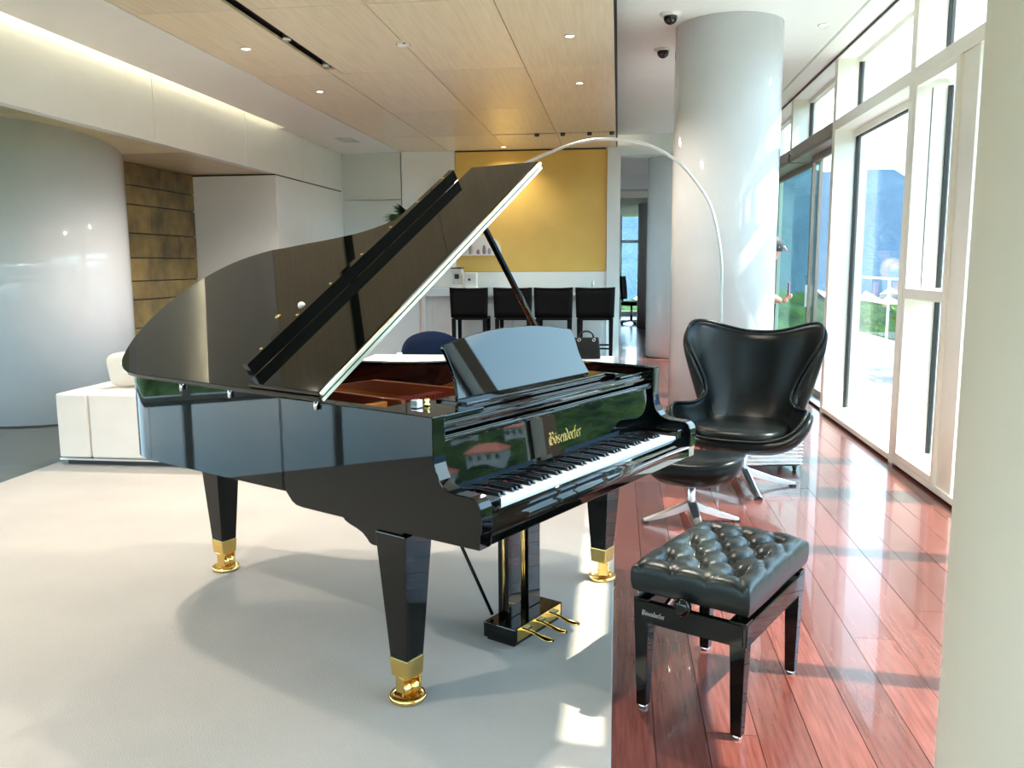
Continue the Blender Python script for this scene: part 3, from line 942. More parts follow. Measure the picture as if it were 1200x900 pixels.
# prop stick
st = Vector((1.452, 0.515, 0.99))
en = lid_t(Vector((1.085, 0.50, -0.004)))
MB().bar(st, en, 0.024, 0.018).build('lid_prop', L, piano, bev=0.003)
MB().lathe([(0.014, 0.0), (0.014, 0.012), (0.007, 0.022)], (1.452, 0.515, 0.985), 14).build('prop_socket', M['brass'], piano)

# legs with brass shoes and double casters
def leg(u, v, rot):
    g = MB()
    g.frustum(0, 0, 0.165, 0.039, 0.039, 0.60, 0.066, 0.066)
    o = g.build('leg', L, piano, bev=0.003)
    o.location = (u, v, 0)
    s = MB()
    s.frustum(0, 0, 0.100, 0.037, 0.037, 0.166, 0.0415, 0.0415)
    s.build('brass_shoe', M['brass'], o, bev=0.003)
    c = MB()
    R = Matrix.Rotation(rot, 3, 'Z')
    c.t = lambda p: R @ p
    for sx in (-1, 1):
        c.box(sx * 0.034 - 0.003, sx * 0.034 + 0.003, -0.028, 0.016, 0.034, 0.102)
    c.box(-0.034, 0.034, -0.02, 0.016, 0.088, 0.100)
    for sx in (-1, 1):
        w_ = MB()
        w_.t = lambda p, sx=sx: R @ Vector((p.z + sx * 0.0155, p.x - 0.006, p.y + 0.055))
        w_.lathe([(0.010, -0.014), (0.026, -0.013), (0.028, -0.006), (0.028, 0.006), (0.026, 0.013), (0.010, 0.014)], (0, 0, 0), 24)
        w_.build('caster_wheel', M['brass'], o)
    c.build('caster_fork', M['brass'], o, bev=0.002)
    cup = MB()
    cup.lathe([(0.060, 0.014), (0.063, 0.018), (0.063, 0.030), (0.058, 0.033), (0.052, 0.030), (0.0505, 0.024), (0.02, 0.0235)], (0, 0, 0), 40)
    cup.build('caster_cup', M['brass'], o)
    return o

leg(0.055, 0.182, -0.25)
leg(1.374, 0.195, 0.5)
leg(0.447, 1.73, 0.2)
MB().box(0.37, 0.53, 1.65, 1.81, 0.59, 0.668).build('leg_plate', L, piano, bev=0.004)
MB().box(1.30, 1.45, 0.12, 0.27, 0.59, 0.62).build('leg_plate', L, piano, bev=0.004)

# pedal lyre
ly = MB()
ly.box(0.555, 0.885, 0.10, 0.25, 0.026, 0.088)
lyre_box = ly.build('lyre_box', L, piano, bev=0.004)
MB().box(0.565, 0.875, 0.112, 0.238, 0.0145, 0.027).build('lyre_foot', M['lacquer_in'], lyre_box)
for a, b_ in ((0.618, 0.702), (0.752, 0.836)):
    MB().box(a, b_, 0.175, 0.225, 0.088, 0.615).build('lyre_post', L, piano, bev=0.003)
for u in (0.600, 0.722, 0.735):
    MB().tube([(u, 0.185, 0.088), (u, 0.185, 0.615)], 0.0045, 8).build('trap_rod', M['brass'], piano)
for u in (0.60, 0.84):
    MB().tube([(u, 0.24, 0.10), (u - 0.06, 0.52, 0.668)], 0.007, 8).build('lyre_brace', L, piano)
MB().box(0.57, 0.87, 0.0988, 0.1005, 0.036, 0.086).build('lyre_plate', M['brass'], lyre_box)
for u in (0.635, 0.728, 0.820):
    prof_ = [(0.11, 0.062, 0.010), (0.085, 0.061, 0.010), (0.055, 0.055, 0.009), (0.03, 0.050, 0.016), (0.004, 0.049, 0.021), (-0.012, 0.049, 0.017), (-0.020, 0.049, 0.007)]
    rows_ = []
    for v, z, w_ in prof_:
        rows_.append([(u - w_, v, z - 0.003), (u - w_ * 0.7, v, z + 0.004), (u + w_ * 0.7, v, z + 0.004), (u + w_, v, z - 0.003), (u + w_ * 0.7, v, z - 0.007), (u - w_ * 0.7, v, z - 0.007)])
    p_ = grid_mesh('pedal', rows_, M['brass'], piano, close_u=True, sub=1)
    MB().box(u - 0.017, u + 0.017, 0.086, 0.099, 0.068, 0.074).build('pedal_guard', M['plastic_black'], p_)


# blackletter lettering drawn with a broad nib
def blackletter(text, height, w_per=0.62):
    """returns quads (x, y) lists for each stroke; x-height 0.62 of the height"""
    G = {
        'B': [[(0.0, 0.86), (0.10, 1.0), (0.26, 0.90), (0.26, 0.06), (0.12, 0.0)], [(0.10, 0.70), (0.02, 0.45), (0.08, 0.12), (0.26, 0.06)], [(0.26, 0.90), (0.50, 1.0), (0.66, 0.84), (0.46, 0.56), (0.28, 0.54)],
              [(0.46, 0.56), (0.70, 0.42), (0.66, 0.14), (0.44, 0.0), (0.26, 0.08)], [(0.10, 0.0), (0.0, -0.12)]],
        'o': [[(0.20, 0.62), (0.06, 0.48), (0.06, 0.12), (0.20, 0.0)], [(0.20, 0.62), (0.36, 0.48), (0.36, 0.14), (0.20, 0.0)]],
        's': [[(0.34, 0.56), (0.20, 0.62), (0.06, 0.46), (0.34, 0.20), (0.22, 0.0), (0.06, 0.06)]],
        'e': [[(0.08, 0.30), (0.34, 0.42), (0.22, 0.62), (0.06, 0.46), (0.08, 0.12), (0.22, 0.0), (0.36, 0.10)]],
        'n': [[(0.02, 0.54), (0.10, 0.62), (0.10, 0.04), (0.16, 0.0)], [(0.10, 0.50), (0.30, 0.62), (0.34, 0.50), (0.34, 0.04), (0.42, 0.0)]],
        'd': [[(0.04, 0.98), (0.16, 0.92), (0.36, 0.52), (0.36, 0.12), (0.20, 0.0)], [(0.34, 0.58), (0.20, 0.62), (0.06, 0.48), (0.06, 0.12), (0.20, 0.0)]],
        'r': [[(0.02, 0.54), (0.10, 0.62), (0.10, 0.04), (0.18, 0.0)], [(0.10, 0.50), (0.24, 0.64), (0.34, 0.56)]],
        'f': [[(0.34, 0.96), (0.22, 1.0), (0.12, 0.84), (0.12, 0.0), (0.06, -0.10)], [(0.0, 0.60), (0.30, 0.60)]],
    }
    wid = {'B': 0.78, 'o': 0.46, 's': 0.42, 'e': 0.42, 'n': 0.48, 'd': 0.46, 'r': 0.38, 'f': 0.36}
    quads = []
    x = 0.0
    nib = Vector((0.055, 0.042))
    for ch in text:
        key = 'o' if ch == '\u00f6' else ch
        for st_ in G[key]:
            for (ax, ay), (bx, by) in zip(st_[:-1], st_[1:]):
                a, b_ = Vector((ax + x, ay)), Vector((bx + x, by))
                quads.append([a - nib, a + nib, b_ + nib, b_ - nib])
        if ch == '\u00f6':
            for dx in (0.12, 0.30):
                c_ = Vector((x + dx, 0.80))
                quads.append([c_ + Vector((-0.05, 0)), c_ + Vector((0, -0.06)), c_ + Vector((0.05, 0)), c_ + Vector((0, 0.06))])
        x += wid[key]
    return [[p * height for p in q] for q in quads], x * height


def lettering(name, tf, height, length, parent, mat_):
    quads, w0 = blackletter('B\u00f6sendorfer', height)
    m = MB(tf)
    for q in quads:
        pts = [Vector((p.x * length / w0, p.y, 0)) for p in q]
        a = (pts[1] - pts[0]).cross(pts[2] - pts[0]).z
        if abs(a) < 1e-9:
            continue
        if a < 0:
            pts.reverse()
        n_ = [Vector((p.x, p.y, 0.0008)) for p in pts]
        b0 = [Vector((p.x, p.y, 0.0)) for p in pts]
        m.add(b0 + n_, [(4, 5, 6, 7), (0, 1, 5, 4), (1, 2, 6, 5), (2, 3, 7, 6), (3, 0, 4, 7)])
    return m.build(name, mat_, parent, fix=False)

fl = math.atan2(0.012, 0.145)
lettering('maker_lettering', lambda p: Vector((0.655 + p.x, 0.0085 + (p.y + 0.030) * math.tan(fl) - p.z - 0.0004, 0.790 + p.y)), 0.046, 0.225, piano, M['gold_leaf'])

# ------------------------------------------------------------------ bench
BA = PA
bench = thing('piano_bench', 'black tufted leather piano bench with lacquered legs on the red boards', 'bench', (0.363, 2.787, 0), BA)
# local x along the keyboard, y towards the piano
hx, hy = 0.262, 0.167
for sx in (-1, 1):
    for sy in (-1, 1):
        o = MB().frustum(0, 0, 0.012, 0.017, 0.017, 0.385, 0.027, 0.027).build('leg', L, bench, bev=0.002)
        o.location = (sx * (hx - 0.006), sy * (hy - 0.006), 0)
        MB().lathe([(0.013, 0.0), (0.015, 0.004), (0.015, 0.010), (0.011, 0.013)], (0, 0, 0), 18).build('foot_glide', M['chrome'], o)
for sy in (-1, 1):
    MB().box(-hx - 0.014, hx + 0.014, sy * (hy + 0.012) - 0.011, sy * (hy + 0.012) + 0.011, 0.305, 0.378).build('apron', L, bench, bev=0.003)
for sx in (-1, 1):
    MB().box(sx * (hx + 0.012) - 0.011, sx * (hx + 0.012) + 0.011, -hy - 0.012, hy + 0.012, 0.305, 0.378).build('apron', L, bench, bev=0.003)
lettering('maker_lettering', lambda p: Vector((-hx - 0.0232 - p.z, hy - 0.012 - p.x, 0.332 + p.y)), 0.016, 0.078, bench, M['alu'])
# scissor lift and knob
MB().box(-hx + 0.03, hx - 0.03, -hy + 0.02, hy - 0.02, 0.388, 0.405).build('seat_frame', M['plastic_black'], bench, bev=0.003)
for sy in (-1, 1):
    MB().bar((-0.20, sy * 0.12, 0.330), (0.0, sy * 0.12, 0.395), 0.012).build('lift_arm', M['chrome'], bench)
    MB().bar((0.20, sy * 0.12, 0.330), (0.0, sy * 0.12, 0.395), 0.012).build('lift_arm', M['chrome'], bench)
kn = MB(lambda p: Vector((-hx - 0.030 - p.z, p.x + 0.005, p.y + 0.400)))
kn.lathe([(0.010, -0.06), (0.010, 0.004), (0.024, 0.006), (0.029, 0.014), (0.029, 0.026), (0.022, 0.034), (0.010, 0.037)], (0, 0, 0), 24)
kn.build('height_knob', M['lacquer'], bench)
# cushion: tufted top with pulled dimples on a diamond lattice and straight boxed sides
cx_, cy_, ch0, ch1 = 0.285, 0.195, 0.405, 0.520
dimples = []
DU, DV = 0.095, 0.116
for r in range(-2, 3):
    for c in range(-2, 3):
        u = r * DU
        v = (c + (0.5 if r % 2 else 0.0)) * DV
        if abs(v) < 0.14:
            dimples.append((u, v))
def cushion_z(x, y):
    ex = max(0.0, 1 - (abs(x) / cx_) ** 6)
    ey = max(0.0, 1 - (abs(y) / cy_) ** 6)
    h = ch1 - 0.034 * (1 - (ex * ey) ** 0.45)
    d = 0.0
    for u, v in dimples:
        r2 = ((x - u) ** 2 + (y - v) ** 2)
        d += 0.026 * math.exp(-r2 / (2 * 0.014 ** 2)) + 0.016 * math.exp(-r2 / (2 * 0.036 ** 2))
    # pleats run along the lattice diagonals
    p = x / DU
    q = y / DV
    for s in ((p / 2 + q), (p / 2 - q)):
        f = abs(s - round(s))
        d += (0.0065 * math.exp(-(f / 0.035) ** 2) + 0.010 * math.exp(-(f / 0.16) ** 2)) * (1.0 if (abs(x) < 0.21 and abs(y) < 0.14) else 0.35)
    return h - d
NX, NY = 110, 76
rows_ = []
sq = [(i / (NX - 1) * 2 - 1) for i in range(NX)]
for j in range(NY):
    y = (j / (NY - 1) * 2 - 1) * cy_
    rows_.append([(s * cx_, y, cushion_z(s * cx_, y)) for s in sq])
m = MB()
vs_ = [p for r in rows_ for p in r]
fs = [(j * NX + i, j * NX + i + 1, (j + 1) * NX + i + 1, (j + 1) * NX + i) for j in range(NY - 1) for i in range(NX - 1)]
# skirt
edge = [i for i in range(NX)] + [j * NX + NX - 1 for j in range(1, NY)] + [(NY - 1) * NX + i for i in range(NX - 2, -1, -1)] + [j * NX for j in range(NY - 2, 0, -1)]
base = len(vs_)
for lev, (sc_, z) in enumerate(((1.012, 0.466), (1.012, 0.440), (0.995, 0.412), (0.975, 0.405))):
    for i in edge:
        p = vs_[i]
        vs_.append((p[0] * sc_, p[1] * sc_, z))
ne = len(edge)
prev = edge
for lev in range(4):
    cur = [base + lev * ne + i for i in range(ne)]
    for i in range(ne):
        j = (i + 1) % ne
        fs.append((prev[i], cur[i], cur[j], prev[j]))
    prev = cur
fs.append(tuple(prev))
m.add(vs_, fs, True)
cush = m.build('seat_cushion', M['leather_g'], bench)
for u, v in dimples:
    MB().lathe([(0.009, -0.004), (0.010, 0.0), (0.007, 0.004), (0.002, 0.0055)], (u, v, cushion_z(u, v) + 0.004), 14).build('tuft_button', M['leather_g'], cush)

# ------------------------------------------------------------------ egg chair and ottoman
def star_base(parent, h, R, rz, legs=4):
    MB().lathe([(0.026, 0.10), (0.022, 0.14), (0.020, h)], (0, 0, 0), 20).build('stem', M['alu'], parent)
    for k in range(legs):
        a = rz + k * 2 * PI / legs
        c, s = math.cos(a), math.sin(a)
        rows_ = []
        for t_, w_, zt, zb2 in ((0.0, 0.026, 0.135, 0.085), (0.25, 0.026, 0.105, 0.060), (0.6, 0.022, 0.062, 0.030), (0.93, 0.018, 0.030, 0.012), (1.0, 0.016, 0.024, 0.012)):
            x, y = c * R * t_, s * R * t_
            rows_.append([(x - s * w_, y + c * w_, zt - 0.004), (x - s * w_ * 0.6, y + c * w_ * 0.6, zt), (x + s * w_ * 0.6, y - c * w_ * 0.6, zt), (x + s * w_, y - c * w_, zt - 0.004),
                          (x + s * w_, y - c * w_, zb2), (x - s * w_, y + c * w_, zb2)])
        o = grid_mesh('foot', rows_, M['alu'], parent, close_u=True, smooth=False)
        MB().box(-0.016, 0.016, -0.022, 0.022, 0.0, 0.013).build('foot_pad', M['plastic_black'], o)
        pad = o.children[0]
        pad.location = (c * R * 0.96, s * R * 0.96, 0)
        pad.rotation_euler = (0, 0, a)

chair = thing('egg_chair', 'black leather egg shaped swivel armchair with winged back beside the round column', 'armchair', (0.83, 5.52, 0), math.radians(-20))
# rim of the shell (x, y, z), half, from the back centre round to the front centre
half = [(0.0, 0.400, 0.985), (0.10, 0.395, 0.990), (0.21, 0.370, 1.015), (0.32, 0.315, 1.050), (0.405, 0.235, 1.060), (0.432, 0.165, 1.020), (0.420, 0.105, 0.93), (0.350, 0.090, 0.80),
        (0.292, 0.085, 0.68), (0.270, 0.040, 0.590), (0.318, -0.050, 0.548), (0.378, -0.140, 0.550), (0.408, -0.225, 0.556), (0.405, -0.300, 0.530), (0.375, -0.345, 0.475), (0.31, -0.375, 0.420), (0.20, -0.395, 0.385), (0.10, -0.400, 0.378), (0.0, -0.402, 0.376)]
hs = spline(half, 3)
ring = hs[:-1] + [Vector((-p.x, p.y, p.z)) for p in reversed(hs)][:-1]
NR = len(ring)
prof_n = 14
rows_ = []
for k in range(prof_n + 1):
    t_ = k / prof_n
    row = []
    for p in ring:
        b0 = Vector((0, 0.02, 0.285))
        rad = Vector((p.x, p.y, 0))
        back = max(0.0, (p.z - 0.60) / 0.40)
        # back and wings bow outwards below the rim; arms and front are shallow bowls
        b1 = Vector((p.x * 0.55, p.y * 0.55, 0.270))
        fl_ = Vector((p.x * 0.98, min(p.y, 0.24) * 1.0 if p.y > 0 else p.y * 0.97, 0.30 + 0.08 * (1 - back)))
        if back > 0:
            fl_ = Vector((p.x * (0.90 - 0.30 * back), 0.22 + 0.45 * max(0, p.y - 0.1), 0.33)) if p.y > 0.05 else fl_
        q = b0 * (1 - t_) ** 3 + b1 * 3 * t_ * (1 - t_) ** 2 + fl_ * 3 * t_ * t_ * (1 - t_) + p * t_ ** 3
        row.append(q)
    rows_.append(row)
shell = grid_mesh('shell', rows_[1:], M['leather'], chair, close_u=True, thick=0.045, off=1, sub=1)
cap_rows = [rows_[1], [Vector((0, 0.02, 0.285 + 0.0 * i)) for i in range(NR)]]
grid_mesh('shell_base', cap_rows, M['leather'], chair, close_u=True)
# piping along the rim
rim_path = [Vector((p.x, p.y, p.z + 0.002)) for p in ring] + [ring[0] + Vector((0, 0, 0.002))]
MB().tube(rim_path, 0.010, 8).build('rim_piping', M['leather'], chair)
# seat cushion
crow = []
cn = 40
def cushion(name, hw, y0, y1, zc, th, mat_, parent, puff=0.02, ex=3.0):
    rows2 = []
    for (sc_, z) in ((0.0, zc + th / 2 + puff), (0.35, zc + th / 2 + puff * 0.9), (0.7, zc + th / 2 + puff * 0.55), (0.90, zc + th / 2), (0.975, zc + th * 0.36), (1.0, zc), (0.975, zc - th * 0.36), (0.88, zc - th / 2), (0.0, zc - th / 2)):
        r = []
        for i in range(cn):
            a = 2 * PI * i / cn
            c, s = math.cos(a), math.sin(a)
            d = (abs(c) ** ex + abs(s) ** ex) ** (-1 / ex)
            r.append((hw * c * d * sc_, (y0 + y1) / 2 + (y1 - y0) / 2 * s * d * sc_, z))
        rows2.append(r)
    return grid_mesh(name, rows2, mat_, parent, close_u=True)
cushion('seat_cushion', 0.29, -0.40, 0.20, 0.395, 0.085, M['leather'], chair)
star_base(chair, 0.30, 0.34, math.radians(28))
MB().lathe([(0.11, 0.0), (0.11, 0.03), (0.04, 0.035)], (0, 0.02, 0.235), 24).build('swivel_plate', M['plastic_black'], chair)

ott = thing('ottoman', 'black leather ottoman with a rounded seat in front of the winged armchair', 'ottoman', (0.425, 4.70, 0), math.radians(-12))
rows2 = []
cn = 48
for (sc_, z, sag) in ((0.0, 0.395, 0.0), (0.4, 0.395, 0.006), (0.75, 0.392, 0.012), (0.93, 0.384, 0.016), (0.99, 0.371, 0.018), (1.0, 0.358, 0.018), (0.985, 0.350, 0.018), (1.0, 0.342, 0.018), (0.985, 0.318, 0.014), (0.90, 0.280, 0.010), (0.72, 0.245, 0.005), (0.42, 0.222, 0.0), (0.0, 0.218, 0)):
    r = []
    for i in range(cn):
        a = 2 * PI * i / cn
        c, s = math.cos(a), math.sin(a)
        d = (abs(c) ** 2.6 + abs(s) ** 2.6) ** (-1 / 2.6)
        x, y = 0.275 * c * d * sc_, 0.205 * s * d * sc_
        r.append((x, y, z + sag * ((x / 0.275) ** 2 * 1.6 - (y / 0.205) ** 2 * 0.6)))
    rows2.append(r)
grid_mesh('seat', rows2, M['leather'], ott, close_u=True)
star_base(ott, 0.235, 0.27, math.radians(20))

# ------------------------------------------------------------------ arc floor lamp
LX, LY = 0.745, 6.20
lamp = thing('arc_floor_lamp', 'tall chrome arc floor lamp rising behind the winged armchair', 'lamp', (LX, LY, 0))
MB().box(-0.12, 0.12, -0.14, 0.14, 0.0, 0.10).build('lamp_base', M['plastic_black'], lamp, bev=0.015, seg=3)
arcp = spline([(0.0, 0, 0.10), (0.0, 0, 0.7), (-0.008, 0, 1.2), (-0.02, 0, 1.50), (-0.09, 0, 1.82), (-0.20, 0, 2.01), (-0.35, 0, 2.17), (-0.55, 0, 2.28), (-0.80, 0, 2.325), (-1.02, 0, 2.31), (-1.22, 0, 2.25), (-1.42, 0, 2.17), (-1.62, 0, 2.07), (-1.78, 0, 1.96)], 8)
MB().tube(arcp, 0.011, 10).build('lamp_arc', M['alu'], lamp)
MB().lathe([(0.03, 0.0), (0.05, -0.04), (0.12, -0.10), (0.15, -0.15), (0.147, -0.15), (0.115, -0.098), (0.045, -0.036), (0.025, 0.0)], (-1.78, 0, 1.97), 28).build('lamp_shade', M['chrome'], lamp)

# ------------------------------------------------------------------ suitcase behind the chair
case = thing('suitcase', 'silver ribbed hard-shell suitcase lying flat behind the winged armchair', 'suitcase', (1.06, 6.12, 0), math.radians(8))
MB().box(-0.21, 0.21, -0.19, 0.19, 0.035, 0.225).build('case_shell', M['alu'], case, bev=0.03, seg=4)
for k in range(7):
    z = 0.052 + k * 0.0258
    rb = MB()
    rb.box(-0.2125, 0.2125, -0.1925, 0.1925, z, z + 0.008)
    rb.build('case_rib', M['chrome'], case, bev=0.003)
for sx in (-1, 1):
    for sy in (-1, 1):
        w_ = MB(lambda p: Vector((p.z, p.x, p.y)))
        w_.lathe([(0.018, -0.01), (0.020, 0.0), (0.018, 0.01)], (0, 0, 0), 16)
        o = w_.build('case_wheel', M['plastic_black'], case)
        o.location = (sx * 0.17, sy * 0.15, 0.02)

# ------------------------------------------------------------------ sofa and cushions
sofa = thing('sofa', 'low cream fabric sofa at the far left edge of the rug', 'sofa', (-4.04, 5.57, 0.014))
S = M['sofa']
MB().box(0.03, 1.87, 0.05, 0.90, 0.0, 0.04).build('plinth', M['plinth'], sofa)
MB().box(0.0, 1.90, 0.0, 0.97, 0.04, 0.055).build('base_rail', M['alu'], sofa)
MB().box(0.0, 0.245, 0.0, 0.95, 0.055, 0.53).build('armrest', S, sofa, bev=0.018, seg=3)
MB().box(0.252, 1.90, 0.0, 0.50, 0.055, 0.53).build('backrest', S, sofa, bev=0.018, seg=3)
MB().box(0.252, 1.07, 0.505, 0.96, 0.055, 0.40).build('seat_cushion', S, sofa, bev=0.03, seg=3)
MB().box(1.075, 1.90, 0.505, 0.96, 0.055, 0.40).build('seat_cushion', S, sofa, bev=0.03, seg=3)

def pillow(name, label, loc, rot, w, h, d, mat_):
    rows2 = []
    for k in range(9):
        t_ = k / 8 * 2 - 1
        r = []
        for i in range(40):
            a = 2 * PI * i / 40
            c, s = math.cos(a), math.sin(a)
            q = (abs(c) ** 5 + abs(s) ** 5) ** (-1 / 5)
            prof_k = (1 - abs(t_) ** 2.2) ** 0.5 if abs(t_) < 1 else 0
            x, z = w / 2 * c * q * (0.25 + 0.75 * prof_k if abs(t_) < 1 else 0.0), h / 2 * s * q * (0.25 + 0.75 * prof_k if abs(t_) < 1 else 0.0)
            r.append((x, t_ * d / 2, z))
        rows2.append(r)
    o = grid_mesh(name, rows2, mat_, None, close_u=True)
    o.location = loc
    o.rotation_euler = rot
    return tag(o, label, 'cushion', 'cushions on the cream sofa')
pillow('sofa_cushion', 'oatmeal cushion standing on the broad back of the cream sofa', (-3.62, 5.93, 0.688), (math.radians(6), -0.10, 0.05), 0.42, 0.27, 0.14, M['pillow'])
pillow('sofa_cushion', 'paler cushion standing on the sofa seat behind the oatmeal one', (-3.52, 6.30, 0.605), (math.radians(3), -0.03, -0.06), 0.44, 0.36, 0.13, M['sofa'])

# ------------------------------------------------------------------ white table with tub chair, handbag, papers
tab = thing('dining_table', 'long white table behind the grand piano', 'table', (-1.0, 6.28, 0))
MB().box(-0.95, 0.98, -0.33, 0.33, 0.70, 0.735).build('tabletop', M['white_gloss'], tab, bev=0.005)
for sx in (-0.86, 0.88):
    for sy in (-0.27, 0.27):
        MB().box(sx - 0.03, sx + 0.03, sy - 0.03, sy + 0.03, 0.014 if True else 0, 0.70).build('leg', M['white_gloss'], tab)
tub = thing('tub_chair', 'round-backed navy fabric tub chair tucked behind the white table', 'chair', (-1.515, 6.98, 0))
rows2 = []
for k in range(7):
    t_ = k / 6
    r = []
    for i in range(25):
        a = PI * i / 24
        hgt = 0.40 + (0.51) * (math.sin(a) ** 0.45 if math.sin(a) > 0 else 0)
        z = 0.40 + (hgt - 0.40) * t_
        rad = 0.285 + 0.03 * t_
        r.append((math.cos(a) * rad, 0.02 + math.sin(a) * rad * 0.85 * -1, z))
    rows2.append(r)
grid_mesh('backrest', rows2, M['navy'], tub, thick=0.045)
cushion('seat', 0.27, -0.22, 0.26, 0.42, 0.10, M['navy'], tub)
for sx in (-1, 1):
    for sy in (-1, 1):
        MB().frustum(sx * 0.19, 0.02 + sy * 0.17, 0.0, 0.010, 0.010, 0.38, 0.018, 0.018).build('leg', M['plastic_black'], tub)
bag = thing('handbag', 'small black leather handbag with silver rings on the white table', 'handbag', (-0.235, 6.42, 0.735), 0.1)
rows2 = []
for z, w_, d in ((0.0, 0.100, 0.045), (0.004, 0.106, 0.050), (0.06, 0.104, 0.048), (0.12, 0.099, 0.040), (0.155, 0.094, 0.028), (0.16, 0.090, 0.022)):
    r = []
    for i in range(28):
        a = 2 * PI * i / 28
        c, s = math.cos(a), math.sin(a)
        q = (abs(c) ** 6 + abs(s) ** 6) ** (-1 / 6)
        r.append((w_ * c * q, d * s * q, z))
    rows2.append(r)
rows2 = [[(0, 0, 0)] * 28] + rows2 + [[(0, 0, 0.158)] * 28]
grid_mesh('bag_body', rows2, M['black'], bag, close_u=True)
for sy in (-1, 1):
    MB().tube(spline([(-0.055, sy * 0.026, 0.13), (-0.05, sy * 0.028, 0.18), (-0.02, sy * 0.028, 0.205), (0.02, sy * 0.028, 0.205), (0.05, sy * 0.028, 0.18), (0.055, sy * 0.026, 0.13)], 5), 0.005, 8).build('handle', M['leather'], bag)
for x in (-0.056, 0.056):
    rg = MB()
    rg.tube([(x + 0.011 * math.cos(a), -0.034, 0.145 + 0.011 * math.sin(a)) for a in [2 * PI * q / 14 for q in range(15)]], 0.0022, 6)
    rg.build('ring', M['chrome'], bag)
pap = MB()
pap.box(-0.21, 0.21, -0.10, 0.10, 0.0, 0.014)
o = pap.build('paper_stack', M['plastic'], None, bev=0.002)
o.location, o.rotation_euler = (-1.50, 6.12, 0.735), (0, 0, 0.08)
tag(o, 'flat stack of white papers on the white table by the tub chair', 'papers')
t = thing('tumbler', 'small white cup standing near the papers on the white table', 'cup', (-1.62, 6.13, 0.749))
MB().lathe([(0.016, 0), (0.021, 0.05), (0.019, 0.05), (0.015, 0.004)], (0, 0, 0), 18).build('body', M['plastic'], t)

# ------------------------------------------------------------------ potted palm behind the piano
palm = thing('potted_palm', 'dark green fan-leaved palm in a grey pot behind the raised piano lid', 'plant', (-2.45, 10.4, 0))
MB().lathe([(0.17, 0.0), (0.20, 0.30), (0.22, 0.42), (0.20, 0.42), (0.18, 0.38), (0.02, 0.38)], (0, 0, 0), 28).build('pot', M['terracotta'], palm)
MB().tube(spline([(0, 0, 0.36), (0.02, 0.01, 0.9), (-0.01, 0.0, 1.4), (0.0, 0, 1.75)], 5), [0.045] * 16, 10).build('trunk', M['terracotta'], palm)
rnd = random.Random(4)
for k in range(13):
    a = k * 2.4
    el = 0.35 + 0.75 * rnd.random()
    base_p = Vector((0, 0, 1.78))
    d = Vector((math.cos(a) * math.cos(el), math.sin(a) * math.cos(el), math.sin(el)))
    hub = base_p + d * (0.26 + 0.12 * rnd.random())
    side = d.cross(Vector((0, 0, 1))).normalized()
    upv = side.cross(d)
    m = MB()
    m.bar(base_p, hub, 0.010)
    for q in range(11):
        th_ = (q / 10 - 0.5) * 2.6
        dd = (d * math.cos(th_) + side * math.sin(th_)).normalized()
        pp = dd.cross(upv).normalized()
        ln = 0.30 - 0.05 * abs(th_)
        p0, p1, p2 = hub, hub + dd * ln * 0.6, hub + dd * ln - Vector((0, 0, 0.05))
        m.add([p0, p1 - pp * 0.024, p1 + upv * 0.006, p1 + pp * 0.024, p2], [(0, 1, 2), (0, 2, 3), (1, 4, 2), (2, 4, 3)])
    m.build('frond', M['leaf'], palm, fix=False)

# ------------------------------------------------------------------ things on the ceilings
def downlight(x, y, z, label, power=0.0):
    t = thing('ceiling_downlight', label, 'downlight', (x, y, z), 0, 'small round downlights in the ceilings')
    MB().lathe([(0.030, 0.0), (0.046, -0.001), (0.048, -0.005), (0.032, -0.007), (0.030, 0.0)], (0, 0, 0), 24).build('trim_ring', M['plastic'], t)
    MB().lathe([(0.001, -0.002), (0.030, -0.002), (0.030, -0.0005), (0.001, -0.0005)], (0, 0, 0), 20).build('lens', M['lamp_warm'], t)
    if power:
        ld = bpy.data.lights.new('downlight_beam', 'SPOT')
        ld.energy = power * 2.6
        ld.spot_size = math.radians(140)
        ld.spot_blend = 0.8
        ld.color = (1.0, 0.90, 0.78)
        ld.shadow_soft_size = 0.06
        lo_ = bpy.data.objects.new('downlight_beam', ld)
        COL.objects.link(lo_)
        lo_.parent = t
        lo_.location = (0, 0, -0.02)
    return t
dl = [(-2.85, 6.45, ZC, 'downlight in the timber ceiling left of the long dark slot, nearer the camera', 45),
      (-2.85, 8.08, ZC, 'downlight in the timber ceiling left of the slot end, nearer the bar', 35),
      (-0.37, 6.45, ZC, 'downlight near the right edge of the timber ceiling, closer to the camera', 14),
      (-0.37, 8.08, ZC, 'downlight near the right edge of the timber ceiling, second from the camera', 14),
      (-1.63, 12.18, ZC, 'downlight in the timber ceiling right above the bar counter', 7),
      (1.61, 7.32, ZR, 'downlight in the white ceiling between the round column and the windows', 0)]
for x, y, z, lab, p in dl:
    downlight(x, y, z, lab, p)
# three lamps added out of view to brighten the room
for x, y, lab in ((-2.85, 4.0, 'unseen downlight added to the timber ceiling over the piano tail'), (-2.85, 1.5, 'unseen downlight added to the timber ceiling over the open rug'),
                  (-0.37, 4.0, 'unseen downlight added to the timber ceiling over the piano keys')):
    downlight(x, y, ZC, lab, 32)

